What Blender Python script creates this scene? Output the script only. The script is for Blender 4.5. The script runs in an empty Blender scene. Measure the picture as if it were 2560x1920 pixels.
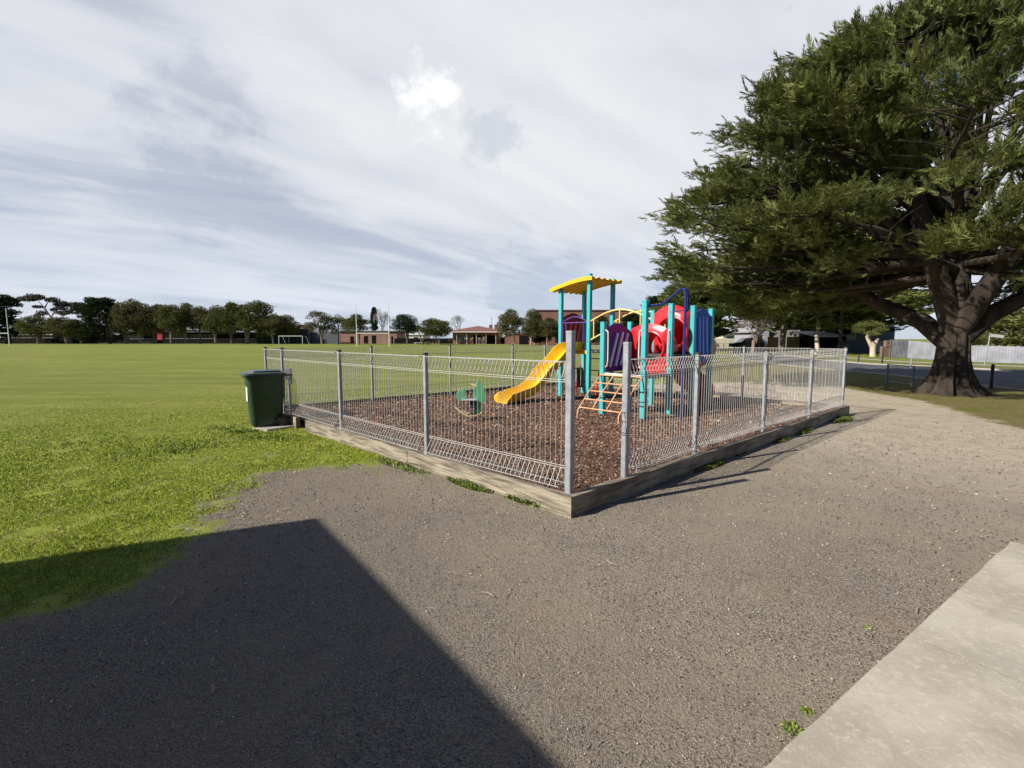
import bpy, bmesh, math, random
import numpy as np
from mathutils import Vector, Matrix, noise as mnoise
R = math.radians
S = bpy.context.scene
COL = S.collection

# ------------------------------------------------------------------ camera
F_PX, HOR, CAM_H = 1200.0, 847.0, 1.55          # focal length and horizon row in a 2560 x 1920 frame
PITCH = math.atan((960 - HOR) / F_PX)
cd = bpy.data.cameras.new('camera'); cam = bpy.data.objects.new('camera', cd); COL.objects.link(cam)
cd.sensor_width = 36.0; cd.lens = 36.0 * F_PX / 2560.0
cd.clip_start = 0.05; cd.clip_end = 6000
cam.location = (0, 0, CAM_H); cam.rotation_euler = (R(90) - PITCH, 0, 0)
S.camera = cam
S.render.resolution_x = 1024; S.render.resolution_y = 768

# ------------------------------------------------------------------ light and sky
SUN_EL = R(35.2); SUN_AZ = math.atan2(-1.31, -0.63)        # azimuth from +Y towards +X
sv = Vector((math.sin(SUN_AZ) * math.cos(SUN_EL), math.cos(SUN_AZ) * math.cos(SUN_EL), math.sin(SUN_EL)))
sd_ = bpy.data.lights.new('sun', 'SUN'); so = bpy.data.objects.new('sun', sd_); COL.objects.link(so)
sd_.energy = 5.0; sd_.angle = R(0.55); sd_.color = (1.0, 0.945, 0.86)
so.rotation_euler = (-sv).to_track_quat('-Z', 'Y').to_euler(); so.location = (-20, -20, 30)
S.view_settings.view_transform = 'Standard'; S.view_settings.look = 'None'
S.view_settings.exposure = 0.42; S.view_settings.gamma = 1.0; S.view_settings.use_curve_mapping = False

W = bpy.data.worlds.new('World'); S.world = W; W.use_nodes = True
def build_world():
    nt = W.node_tree; N = nt.nodes; L = nt.links
    for n in list(N): N.remove(n)
    def nd(t, **k):
        n = N.new(t)
        for a, b in k.items(): setattr(n, a, b)
        return n
    def M(op, a, b=None, c=None, clamp=False):
        n = nd('ShaderNodeMath', operation=op, use_clamp=clamp)
        for i, v in enumerate((a, b, c)):
            if v is None: continue
            if isinstance(v, (int, float)): n.inputs[i].default_value = v
            else: L.new(v, n.inputs[i])
        return n.outputs[0]
    out = nd('ShaderNodeOutputWorld'); bg = nd('ShaderNodeBackground'); L.new(bg.outputs[0], out.inputs[0])
    bg.inputs[1].default_value = 0.055
    sky = nd('ShaderNodeTexSky', sky_type='NISHITA', sun_disc=False)
    sky.sun_elevation = SUN_EL; sky.sun_rotation = SUN_AZ; sky.air_density = 1.0; sky.dust_density = 0.15; sky.ozone_density = 1.6
    tc = nd('ShaderNodeTexCoord'); nrm = nd('ShaderNodeVectorMath', operation='NORMALIZE'); L.new(tc.outputs['Generated'], nrm.inputs[0])
    sep = nd('ShaderNodeSeparateXYZ'); L.new(nrm.outputs[0], sep.inputs[0])
    X, Y, Z = sep.outputs
    zz = M('ADD', M('MAXIMUM', Z, 0.0), 0.16)
    px = M('DIVIDE', X, zz); py = M('DIVIDE', Y, zz)
    def plane(angle, sx, sy, ox=0, oy=0):          # coordinates on the cloud deck, turned and stretched
        c, s = math.cos(angle), math.sin(angle)
        a = M('ADD', M('MULTIPLY', px, c * sx), M('MULTIPLY', py, s * sx)); b = M('ADD', M('MULTIPLY', px, -s * sy), M('MULTIPLY', py, c * sy))
        cb = nd('ShaderNodeCombineXYZ'); L.new(M('ADD', a, ox), cb.inputs[0]); L.new(M('ADD', b, oy), cb.inputs[1]); return cb.outputs[0]
    def noise(vec, scale, detail, rough, dist=0.0):
        n = nd('ShaderNodeTexNoise'); L.new(vec, n.inputs['Vector']); n.inputs['Scale'].default_value = scale
        n.inputs['Detail'].default_value = detail; n.inputs['Roughness'].default_value = rough; n.inputs['Distortion'].default_value = dist
        return n.outputs[0]
    def ramp(v, a, b, lo=0.0, hi=1.0):
        n = nd('ShaderNodeMapRange', interpolation_type='SMOOTHSTEP'); L.new(v, n.inputs[0])
        for i, q in enumerate((a, b, lo, hi)): n.inputs[i + 1].default_value = q
        return n.outputs[0]
    def mix(f, a, b):
        n = nd('ShaderNodeMix', data_type='RGBA'); 
        if isinstance(f, float): n.inputs[0].default_value = f
        else: L.new(f, n.inputs[0])
        for i, v in ((6, a), (7, b)):
            if isinstance(v, tuple): n.inputs[i].default_value = (*v, 1)
            else: L.new(v, n.inputs[i])
        return n.outputs[2]
    big = noise(plane(R(38), 0.30, 1.0, 3.1, 1.7), 0.8, 4, 0.5, 0.5)          # long bands
    fine = noise(plane(R(46), 0.5, 1.3, 7.0, 2.0), 1.9, 7, 0.56, 0.6)       # wisps
    soft = noise(plane(R(10), 1, 1, 1.3, 5.0), 0.6, 3, 0.5)
    cover = M('ADD', M('ADD', M('MULTIPLY', big, 0.85), M('MULTIPLY', fine, 0.4)), M('MULTIPLY', soft, 0.35))
    def blob(d, r0, r1):           # closeness to one direction of the sky, ragged
        v = Vector(d).normalized()
        dt = nd('ShaderNodeVectorMath', operation='DISTANCE'); L.new(nrm.outputs[0], dt.inputs[0]); dt.inputs[1].default_value = v
        ds = M('ADD', dt.outputs['Value'], M('MULTIPLY', M('SUBTRACT', fine2 if r1 > .09 else fine4, 0.5), (3.4 if r1 > .09 else 2.5) * r1))
        return ramp(ds, r0, r1, 1.0, 0.0)
    fine2 = noise(nrm.outputs[0], 7.0, 6, 0.6); fine4 = noise(nrm.outputs[0], 24.0, 6, 0.6)
    def dirpx(u, v):
        x, z = (u - 1280) / F_PX, -(v - 960) / F_PX; c, s = math.cos(PITCH), math.sin(PITCH)
        return (x, c + z * s, -s + z * c)
    gap1 = blob(dirpx(2560, 10), 0.08, 0.20)
    gap2 = blob(dirpx(520, 370), 0.02, 0.15)
    gap3 = blob(dirpx(1330, 690), 0.02, 0.12)
    gap4 = blob(dirpx(300, 320), 0.0, 0.10)
    cover = M('SUBTRACT', cover, M('MULTIPLY', gap1, 0.42)); cover = M('SUBTRACT', cover, M('MULTIPLY', gap2, 0.09))
    cover = M('SUBTRACT', cover, M('MULTIPLY', gap3, 0.12)); cover = M('SUBTRACT', cover, M('MULTIPLY', gap4, 0.03))
    lowband = M('MULTIPLY', ramp(Z, 0.05, 0.16, 1, 0), 0.13)
    cover = M('SUBTRACT', cover, lowband)
    cover = M('ADD', M('SUBTRACT', cover, M('MAXIMUM', M('MULTIPLY', ramp(Y, -0.25, 0.35, 1, 0), 0.75), M('MULTIPLY', ramp(Z, 0.60, 0.74), 0.8))), 0.10)    # the sky clears behind the camera
    dens = ramp(cover, 0.46, 0.86)
    # grey-white deck, darker where thick
    shade = ramp(M('ADD', M('MULTIPLY', big, 0.6), M('MULTIPLY', fine, 0.4)), 0.34, 0.66)
    ccol = mix(shade, (9.2, 9.6, 10.5), (12.2, 12.3, 12.6))
    ccol = mix(M('MULTIPLY', ramp(Z, 0.03, 0.24, 1, 0), .5), ccol, (8.6, 9.8, 11.9))
    skyc = nd('ShaderNodeMix', data_type='RGBA', blend_type='MULTIPLY'); skyc.inputs[0].default_value = 1.0
    L.new(sky.outputs[0], skyc.inputs[6]); skyc.inputs[7].default_value = (0.62, 0.80, 1.15, 1)
    veil = M('MULTIPLY', M('MULTIPLY', ramp(Y, 0.1, 0.45), ramp(Z, 0.72, 0.58, 0, 1)), M('SUBTRACT', M('ADD', 0.50, M('MULTIPLY', fine, 0.42)), M('MULTIPLY', gap1, 0.7)))
    base = mix(M('MAXIMUM', M('MULTIPLY', dens, 0.96), veil), skyc.outputs[2], ccol)
    # small cumulus: bright head and a grey-blue scrap
    p1 = blob(dirpx(1060, 250), 0.010, 0.062); p1b = blob(dirpx(1100, 235), 0.01, 0.045)
    base = mix(M('MULTIPLY', M('MAXIMUM', p1, p1b), 0.75), base, (15.2, 15.2, 15.2))
    p2 = blob(dirpx(1235, 345), 0.01, 0.070)
    base = mix(M('MULTIPLY', p2, 0.6), base, (7.4, 8.2, 9.3))
    fine3 = noise(plane(0, 1, 1, 2, 2), 5.0, 5, 0.6)
    flecks = M('MULTIPLY', ramp(fine3, .60, .72), M('MULTIPLY', ramp(Z, .02, .05), ramp(Z, .16, .10, 0, 1)))
    base = mix(M('MULTIPLY', flecks, .5), base, (9.4, 9.6, 9.9))
    L.new(base, bg.inputs[0])
build_world()

# ------------------------------------------------------------------ helpers
def ray(u, v):
    x, z = (u - 1280) / F_PX, -(v - 960) / F_PX
    c, s = math.cos(PITCH), math.sin(PITCH)
    return Vector((x, c + z * s, -s + z * c))
def G(u, v, z=0.0):                 # the point of height z seen at (u, v)
    r = ray(u, v); t = (z - CAM_H) / r.z
    return Vector((r.x * t, r.y * t, z))
def At(u, v, Y):                    # the point at depth Y seen at (u, v)
    r = ray(u, v); t = Y / r.y
    return Vector((r.x * t, Y, CAM_H + r.z * t))

def lin(c):
    return tuple(((x / 255) / 12.92 if x / 255 <= 0.04045 else ((x / 255 + 0.055) / 1.055) ** 2.4) for x in c)

def mat(name, col, rough=0.7, col2=None, scale=4.0, detail=4, bump=0.0, bscale=None, metallic=0.0, spec=0.5, stretch=(1, 1, 1), lo=0.35, hi=0.65, coat=0.0, trans=0.0):
    m = bpy.data.materials.new(name); m.use_nodes = True
    nt = m.node_tree; b = nt.nodes['Principled BSDF']
    b.inputs['Base Color'].default_value = (*col, 1); b.inputs['Roughness'].default_value = rough
    b.inputs['Metallic'].default_value = metallic; b.inputs['Specular IOR Level'].default_value = spec
    if coat: b.inputs['Coat Weight'].default_value = coat
    tc = nt.nodes.new('ShaderNodeTexCoord'); mp = nt.nodes.new('ShaderNodeMapping'); nt.links.new(tc.outputs['Object'], mp.inputs[0])
    mp.inputs['Scale'].default_value = stretch
    if col2 is not None:
        n = nt.nodes.new('ShaderNodeTexNoise'); n.inputs['Scale'].default_value = scale; n.inputs['Detail'].default_value = detail; n.inputs['Roughness'].default_value = 0.6
        nt.links.new(mp.outputs[0], n.inputs['Vector'])
        r = nt.nodes.new('ShaderNodeMapRange'); r.interpolation_type = 'SMOOTHSTEP'; nt.links.new(n.outputs[0], r.inputs[0]); r.inputs[1].default_value = lo; r.inputs[2].default_value = hi
        x = nt.nodes.new('ShaderNodeMix'); x.data_type = 'RGBA'; nt.links.new(r.outputs[0], x.inputs[0]); x.inputs[6].default_value = (*col, 1); x.inputs[7].default_value = (*col2, 1)
        nt.links.new(x.outputs[2], b.inputs['Base Color'])
    if bump:
        n = nt.nodes.new('ShaderNodeTexNoise'); n.inputs['Scale'].default_value = bscale or scale * 4; n.inputs['Detail'].default_value = 5
        nt.links.new(mp.outputs[0], n.inputs['Vector'])
        bp = nt.nodes.new('ShaderNodeBump'); bp.inputs['Strength'].default_value = bump; bp.inputs['Distance'].default_value = 0.02
        nt.links.new(n.outputs[0], bp.inputs['Height']); nt.links.new(bp.outputs[0], b.inputs['Normal'])
    return m

def leafmat(name, c1, c2, scale=0.8, rough=0.6, trans=0.25):
    # foliage: clump-sized and leaf-sized variation of the leaf colour itself, a little light through the leaf
    m = bpy.data.materials.new(name); m.use_nodes = True; nt = m.node_tree; N = nt.nodes; L = nt.links
    b = N['Principled BSDF']; out = N['Material Output']
    tc = N.new('ShaderNodeTexCoord'); n = N.new('ShaderNodeTexNoise'); L.new(tc.outputs['Object'], n.inputs['Vector'])
    n.inputs['Scale'].default_value = scale; n.inputs['Detail'].default_value = 6; n.inputs['Roughness'].default_value = 0.7
    r = N.new('ShaderNodeMapRange'); L.new(n.outputs[0], r.inputs[0]); r.inputs[1].default_value = .32; r.inputs[2].default_value = .68
    x = N.new('ShaderNodeMix'); x.data_type = 'RGBA'; L.new(r.outputs[0], x.inputs[0]); x.inputs[6].default_value = (*c1, 1); x.inputs[7].default_value = (*c2, 1)
    L.new(x.outputs[2], b.inputs['Base Color']); b.inputs['Roughness'].default_value = rough; b.inputs['Specular IOR Level'].default_value = 0.25
    t = N.new('ShaderNodeBsdfTranslucent'); L.new(x.outputs[2], t.inputs[0])
    mx = N.new('ShaderNodeMixShader'); mx.inputs[0].default_value = trans; L.new(b.outputs[0], mx.inputs[1]); L.new(t.outputs[0], mx.inputs[2]); L.new(mx.outputs[0], out.inputs[0])
    return m

def attrmix(name, cols, rough=0.8, spec=0.3, bump=0.0, bscale=60):
    # colour picked per chip by the face attribute 'tone' (0..1): a spread of different pieces
    m = bpy.data.materials.new(name); m.use_nodes = True; nt = m.node_tree; N = nt.nodes; L = nt.links
    b = N['Principled BSDF']; a = N.new('ShaderNodeAttribute'); a.attribute_name = 'tone'
    r = N.new('ShaderNodeValToRGB'); L.new(a.outputs['Fac'], r.inputs[0])
    el = r.color_ramp.elements
    while len(el) < len(cols): el.new(0.5)
    for e, (p, c) in zip(el, cols): e.position = p; e.color = (*c, 1)
    L.new(r.outputs[0], b.inputs['Base Color']); b.inputs['Roughness'].default_value = rough; b.inputs['Specular IOR Level'].default_value = spec
    return m

class MB:
    def __init__(s): s.v = []; s.f = []
    def add(s, vs, fs):
        o = len(s.v); s.v += [tuple(x) for x in vs]; s.f += [tuple(i + o for i in f) for f in fs]; return s
    def box(s, c, size, rz=0.0, mtx=None, taper=1.0):
        hx, hy, hz = size[0] / 2, size[1] / 2, size[2] / 2
        vs = []
        for z in (-hz, hz):
            k = taper if z < 0 else 1.0
            for x, y in ((-hx, -hy), (hx, -hy), (hx, hy), (-hx, hy)): vs.append(Vector((x * k, y * k, z)))
        Mx = mtx if mtx is not None else Matrix.Rotation(rz, 3, 'Z')
        vs = [Mx @ v + Vector(c) for v in vs]
        return s.add(vs, [(0, 3, 2, 1), (4, 5, 6, 7), (0, 1, 5, 4), (1, 2, 6, 5), (2, 3, 7, 6), (3, 0, 4, 7)])
    def bar(s, a, b, w, h=None, up=(0, 0, 1)):       # rectangular bar from a to b
        a, b = Vector(a), Vector(b); h = h or w; d = (b - a).normalized(); u = Vector(up)
        if abs(d.dot(u)) > 0.98: u = Vector((0, 1, 0))
        sd = d.cross(u).normalized(); u = sd.cross(d)
        vs = [p + sd * (i * w / 2) + u * (j * h / 2) for p in (a, b) for i, j in ((-1, -1), (1, -1), (1, 1), (-1, 1))]
        return s.add(vs, [(0, 1, 2, 3), (7, 6, 5, 4), (0, 4, 5, 1), (1, 5, 6, 2), (2, 6, 7, 3), (3, 7, 4, 0)])
    def tube(s, pts, r, n=8, cap=True):
        pts = [Vector(p) for p in pts]; rs = r if isinstance(r, (list, tuple)) else [r] * len(pts)
        o = len(s.v); prev = None
        for i, p in enumerate(pts):
            d = (pts[min(i + 1, len(pts) - 1)] - pts[max(i - 1, 0)]).normalized()
            if prev is None:
                a = Vector((0, 0, 1)) if abs(d.z) < 0.9 else Vector((1, 0, 0)); sd = d.cross(a).normalized()
            else: sd = (prev - d * prev.dot(d)).normalized()
            prev = sd; u = d.cross(sd)
            for k in range(n):
                t = 2 * math.pi * k / n; s.v.append(tuple(p + (sd * math.cos(t) + u * math.sin(t)) * rs[i]))
        for i in range(len(pts) - 1):
            for k in range(n):
                a = o + i * n + k; b = o + i * n + (k + 1) % n; s.f.append((a, b, b + n, a + n))
        if cap:
            s.f.append(tuple(o + k for k in range(n))[::-1]); e = o + (len(pts) - 1) * n; s.f.append(tuple(e + k for k in range(n)))
        return s
    def prism(s, outline, fn, thick):                # outline [(a, b)], fn(a, b, t) -> point, t = 0 / thick
        n = len(outline)
        vs = [fn(a, b, 0) for a, b in outline] + [fn(a, b, thick) for a, b in outline]
        fs = [tuple(range(n))[::-1], tuple(range(n, 2 * n))] + [(i, (i + 1) % n, (i + 1) % n + n, i + n) for i in range(n)]
        return s.add(vs, fs)
    def build(s, name, m, parent=None, smooth=False, bevel=0.0, loc=None):
        me = bpy.data.meshes.new(name); me.from_pydata(s.v, [], s.f)
        if m is not None: me.materials.append(m)
        bm = bmesh.new(); bm.from_mesh(me); bmesh.ops.recalc_face_normals(bm, faces=bm.faces)
        if bevel: bmesh.ops.bevel(bm, geom=[e for e in bm.edges], offset=bevel, segments=1, affect='EDGES', clamp_overlap=True)
        bm.to_mesh(me); bm.free()
        if smooth: me.polygons.foreach_set('use_smooth', [True] * len(me.polygons)); me.set_sharp_from_angle(angle=R(38))
        return link(name, me, parent)

def link(name, me, parent=None):
    o = bpy.data.objects.new(name, me); COL.objects.link(o)
    if parent is not None:
        o.parent = parent; o.matrix_parent_inverse = Matrix.Translation(parent.location).inverted() if parent.get('worldparts') else Matrix.Identity(4)
    return o

def npmesh(name, V, Fc, m, parent=None, tone=None, smooth=False):
    me = bpy.data.meshes.new(name); V = np.asarray(V, np.float32); Fc = np.asarray(Fc, np.int32); k = Fc.shape[1]
    me.vertices.add(len(V)); me.vertices.foreach_set('co', V.ravel())
    me.loops.add(Fc.size); me.loops.foreach_set('vertex_index', Fc.ravel())
    me.polygons.add(len(Fc)); me.polygons.foreach_set('loop_start', np.arange(0, Fc.size, k, dtype=np.int32)); me.polygons.foreach_set('loop_total', np.full(len(Fc), k, np.int32))
    me.update(calc_edges=True); me.materials.append(m)
    if tone is not None:
        a = me.attributes.new('tone', 'FLOAT', 'FACE'); a.data.foreach_set('value', np.asarray(tone, np.float32))
    if smooth: me.polygons.foreach_set('use_smooth', np.ones(len(Fc), bool))
    return link(name, me, parent)

def tag(o, label=None, cat=None, group=None, kind=None):
    if label: o['label'] = label
    if cat: o['category'] = cat
    if group: o['group'] = group
    if kind: o['kind'] = kind
    return o
def thing(name, label, cat, loc=(0, 0, 0), rz=0.0, group=None, world=True):
    # an Empty at the base of the thing; world=True: its parts are written in world coordinates
    o = bpy.data.objects.new(name, None); COL.objects.link(o); o.location = loc; o.empty_display_size = 0.2
    if world: o['worldparts'] = 1
    else: o.rotation_euler = (0, 0, rz)
    return tag(o, label, cat, group)
def struct(o, label=None): o['kind'] = 'structure'; return o
def copy_tree(o, parent=None):
    c = o.copy(); COL.objects.link(c)
    if parent is not None: c.parent = parent
    for ch in list(o.children): copy_tree(ch, c)
    return c

rng = np.random.default_rng(7); random.seed(7)
UP = Vector((0, 0, 1))

# ------------------------------------------------------------------ plan of the place
FC0 = Vector((0.51, 4.18, 0)); FCL = Vector((-4.87, 9.50, 0)); FCB = Vector((1.70, 15.2, 0)); FCR = Vector((6.72, 9.69, 0))
def off(poly, d):      # grow a convex polygon by d
    c = sum((Vector(p) for p in poly), Vector()) / len(poly); return [p + (p - c).normalized() * d for p in poly]

grass_edge = [G(-500, 1580), G(0, 1548), G(347, 1469), G(450, 1390), G(500, 1320), G(550, 1249), G(648, 1185), G(810, 1163), G(925, 1172), G(1006, 1134)]
gravel_poly = [(p.x, p.y) for p in grass_edge] + [(FC0.x - .9, FC0.y + 1.0), (FC0.x + 1, FC0.y + 1.5), (4.5, 8.6), (5.2, 11.2), (3.6, 13.6), (4.0, 16.0), (7.5, 17.2), (10.5, 17.0)] + [(G(2140, 975).x, G(2140, 975).y), (G(2300, 1000).x, G(2300, 1000).y), (G(2560, 1075).x, G(2560, 1075).y), (14, 8.0), (22, 4), (22, -9), (-14, -9), (-12, 1.2)]
road_near = [(15.0, -30), (15.2, 8), (15.4, 14.3), (16.4, 20.5), (16.0, 27), (17.5, 36), (22, 48), (30, 66), (44, 90)]
road_far = [(58, -30), (34, 6), (24.2, 22.5), (20.1, 28.9), (16.5, 35.5), (11.0, 46), (3.0, 60), (-1, 68)]

def poly_sd(P, poly):        # signed distance, negative inside
    P = np.asarray(P); poly = np.asarray(poly); n = len(poly); d = np.full(len(P), 1e9); ins = np.zeros(len(P), bool)
    for i in range(n):
        a = poly[i]; b = poly[(i + 1) % n]; e = b - a; w = P - a
        t = np.clip((w @ e) / (e @ e), 0, 1); d = np.minimum(d, np.hypot(*(w - t[:, None] * e).T))
        c = (a[1] <= P[:, 1]) != (b[1] <= P[:, 1])
        xi = a[0] + (P[:, 1] - a[1]) * (e[0] / (e[1] if e[1] != 0 else 1e-9)); ins ^= c & (P[:, 0] < xi)
    return np.where(ins, -d, d)

def axis(lo, hi, step, far, g=1.28):
    c = list(np.arange(lo, hi, step)); s = step; x = lo
    while x > -far: s *= g; x -= s; c.insert(0, x)
    s = step; x = c[-1]
    while x < far: s *= g; x += s; c.append(x)
    return np.array(c)
XS = axis(-8, 16, 0.13, 2500); YS = axis(0.3, 18, 0.13, 2500)
gx, gy = np.meshgrid(XS, YS); GP = np.stack([gx.ravel(), gy.ravel()], 1)
def ground_z(P):
    return 0 * P[:, 0]
GV = np.column_stack([GP, 0.006 * np.sin(GP[:, 0] * 1.7 + 2) * np.sin(GP[:, 1] * 1.3) * (np.abs(GP[:, 0]) < 20)])
nx, ny = len(XS), len(YS)
ii = np.arange(nx * ny).reshape(ny, nx); GF = np.stack([ii[:-1, :-1].ravel(), ii[:-1, 1:].ravel(), ii[1:, 1:].ravel(), ii[1:, :-1].ravel()], 1)

def ground_material():
    m = bpy.data.materials.new('ground'); m.use_nodes = True; nt = m.node_tree; N = nt.nodes; L = nt.links; b = N['Principled BSDF']
    geo = N.new('ShaderNodeNewGeometry'); pos = geo.outputs['Position']
    def M(op, a, c=None, clamp=False):
        n = N.new('ShaderNodeMath'); n.operation = op; n.use_clamp = clamp
        for i, v in enumerate((a, c)):
            if v is None: continue
            if isinstance(v, (int, float)): n.inputs[i].default_value = v
            else: L.new(v, n.inputs[i])
        return n.outputs[0]
    def noise(scale, detail=4, rough=0.6, sx=1, sy=1, col=False):
        mp = N.new('ShaderNodeMapping'); L.new(pos, mp.inputs[0]); mp.inputs['Scale'].default_value = (sx, sy, 1)
        n = N.new('ShaderNodeTexNoise'); n.inputs['Scale'].default_value = scale; n.inputs['Detail'].default_value = detail; n.inputs['Roughness'].default_value = rough
        L.new(mp.outputs[0], n.inputs['Vector']); return n.outputs[0]
    def ramp(v, a, c, lo=0., hi=1.):
        n = N.new('ShaderNodeMapRange'); n.interpolation_type = 'SMOOTHSTEP'; L.new(v, n.inputs[0])
        for i, q in enumerate((a, c, lo, hi)): n.inputs[i + 1].default_value = q
        return n.outputs[0]
    def mix(f, a, c):
        n = N.new('ShaderNodeMix'); n.data_type = 'RGBA'
        if isinstance(f, float): n.inputs[0].default_value = f
        else: L.new(f, n.inputs[0])
        for i, v in ((6, a), (7, c)):
            if isinstance(v, tuple): n.inputs[i].default_value = (*v, 1)
            else: L.new(v, n.inputs[i])
        return n.outputs[2]
    def attr(nm):
        a = N.new('ShaderNodeAttribute'); a.attribute_name = nm; return a.outputs['Fac']
    # grass
    n_l = noise(0.9, 5); n_m = noise(6, 5, .7); n_s = noise(45, 4, .7); n_v = noise(0.05, 4, .6, 1, 3); n_st = noise(0.35, 6, .65, .5, 2.5)
    turf = mix(ramp(n_m, .3, .7), (0.150, 0.190, 0.026), (0.290, 0.330, 0.045))
    turf = mix(M('MULTIPLY', ramp(n_s, .45, .75), .5), turf, (0.24, 0.26, 0.05))
    turf = mix(M('MULTIPLY', ramp(n_l, .48, .66), .55), turf, (0.32, 0.29, 0.07))
    turf = mix(M('MULTIPLY', ramp(noise(3.2, 6, .7), .54, .64), .8), turf, (0.24, 0.19, 0.10))
    field = mix(ramp(n_st, .38, .62), (0.155, 0.190, 0.032), (0.265, 0.285, 0.062))
    field = mix(M('MULTIPLY', ramp(noise(1.3, 7, .75), .42, .62), .55), field, (0.155, 0.180, 0.028))
    field = mix(M('MULTIPLY', ramp(noise(0.16, 6, .7, .6, 2.2), .50, .66), .5), field, (0.31, 0.285, 0.095))
    field = mix(M('MULTIPLY', ramp(n_v, .35, .65), .6), field, (0.165, 0.180, 0.036))
    field = mix(M('MULTIPLY', ramp(noise(14, 5, .75), .4, .7), .35), field, (0.15, 0.165, 0.03))
    sepx = N.new('ShaderNodeSeparateXYZ'); L.new(pos, sepx.inputs[0])
    d = M('SQRT', M('ADD', M('POWER', sepx.outputs[0], 2), M('POWER', sepx.outputs[1], 2)))
    grass = mix(ramp(M('ADD', d, M('MULTIPLY', noise(0.45, 6, .7), 9)), 9, 24), turf, field)
    # gravel: dark grit with paler dust
    vor = N.new('ShaderNodeTexVoronoi'); vor.inputs['Scale'].default_value = 150; L.new(pos, vor.inputs['Vector'])
    vor2 = N.new('ShaderNodeTexVoronoi'); vor2.inputs['Scale'].default_value = 60; L.new(pos, vor2.inputs['Vector'])
    gcell = N.new('ShaderNodeSeparateColor'); L.new(vor.outputs['Color'], gcell.inputs[0])
    gcell2 = N.new('ShaderNodeSeparateColor'); L.new(vor2.outputs['Color'], gcell2.inputs[0])
    grit = mix(gcell.outputs[0], (0.066, 0.056, 0.045), (0.445, 0.385, 0.300))
    grit = mix(.12, grit, (0.215, 0.178, 0.140))
    dust = mix(ramp(noise(150, 4, .8), .38, .62), (0.215, 0.172, 0.118), (0.47, 0.39, 0.280))
    dust = mix(M('MULTIPLY', gcell.outputs[2], .35), dust, grit)
    dustf = M('ADD', ramp(noise(0.55, 6, .65), .38, .66, 0.10, .90), M('MULTIPLY', attr('tan'), .6), True)
    gravel = mix(dustf, grit, dust)
    gravel = mix(M('MULTIPLY', attr('dark_shade'), .50), gravel, mix(gcell.outputs[1], (0.045, 0.040, 0.034), (0.155, 0.138, 0.115)))
    tanc = mix(ramp(noise(5, 5, .7), .3, .7), (0.44, 0.37, 0.275), (0.58, 0.50, 0.38))
    gravel = mix(M('MULTIPLY', attr('tan'), .8), gravel, tanc)
    gravel = mix(M('MULTIPLY', ramp(n_m, .55, .8), .3), gravel, (0.10, 0.085, 0.07))
    gravel = mix(M('MULTIPLY', ramp(noise(0.8, 6, .7, 1.4, .7), .50, .70), .42), gravel, (0.30, 0.215, 0.140))
    gravel = mix(M('MULTIPLY', ramp(noise(1.6, 7, .75), .52, .72), .42), gravel, mix(gcell.outputs[1], (0.075, 0.065, 0.055), (0.20, 0.175, 0.145)))
    # dry lawn under and round the tree
    straw = mix(ramp(noise(9, 6, .7), .35, .65), (0.235, 0.18, 0.085), (0.13, 0.12, 0.03))
    straw = mix(ramp(noise(1.1, 5, .6), .45, .68), straw, (0.12, 0.14, 0.022))
    grass = mix(attr('straw'), grass, straw)
    e = M('ADD', attr('sdg'), M('ADD', M('MULTIPLY', M('SUBTRACT', noise(2.5, 7, .75), .5), 1.7), M('MULTIPLY', M('SUBTRACT', n_s, .5), .45)))
    col = mix(ramp(e, -.16, .14), gravel, grass)
    L.new(col, b.inputs['Base Color']); b.inputs['Roughness'].default_value = .95; b.inputs['Specular IOR Level'].default_value = .12
    h = M('ADD', M('MULTIPLY', vor.outputs['Distance'], .55), M('ADD', M('MULTIPLY', noise(70, 6, .8), .5), M('MULTIPLY', vor2.outputs['Distance'], .45)))
    bp = N.new('ShaderNodeBump'); bp.inputs['Strength'].default_value = .8; bp.inputs['Distance'].default_value = .014; L.new(h, bp.inputs['Height']); L.new(bp.outputs[0], b.inputs['Normal'])
    return m
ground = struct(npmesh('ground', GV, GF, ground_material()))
def sstep(x, a, b): t = np.clip((x - a) / (b - a), 0, 1); return t * t * (3 - 2 * t)
def vattr(o, nm, vals):
    a = o.data.attributes.new(nm, 'FLOAT', 'POINT'); a.data.foreach_set('value', np.asarray(vals, np.float32))
vattr(ground, 'sdg', poly_sd(GP, gravel_poly))
tanw = sstep(GP[:, 0] * .55 + GP[:, 1] * .83, 3.6, 9.8) * sstep(GP[:, 0], 1.0, 5.0)
vattr(ground, 'tan', tanw)
dark_shadew = sstep(-(GP[:, 0] * .8 + GP[:, 1] * .45), -2.6, 0.4)  # darker gravel left and near, with the building's shade deepened in its colour
vattr(ground, 'dark_shade', dark_shadew)
strw = sstep(GP[:, 0] - (GP[:, 1] - 16) * .25, 5.5, 8.5) * sstep(-np.hypot(GP[:, 0] - 13, (GP[:, 1] - 13)), -26, -16)
vattr(ground, 'straw', strw)

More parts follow.
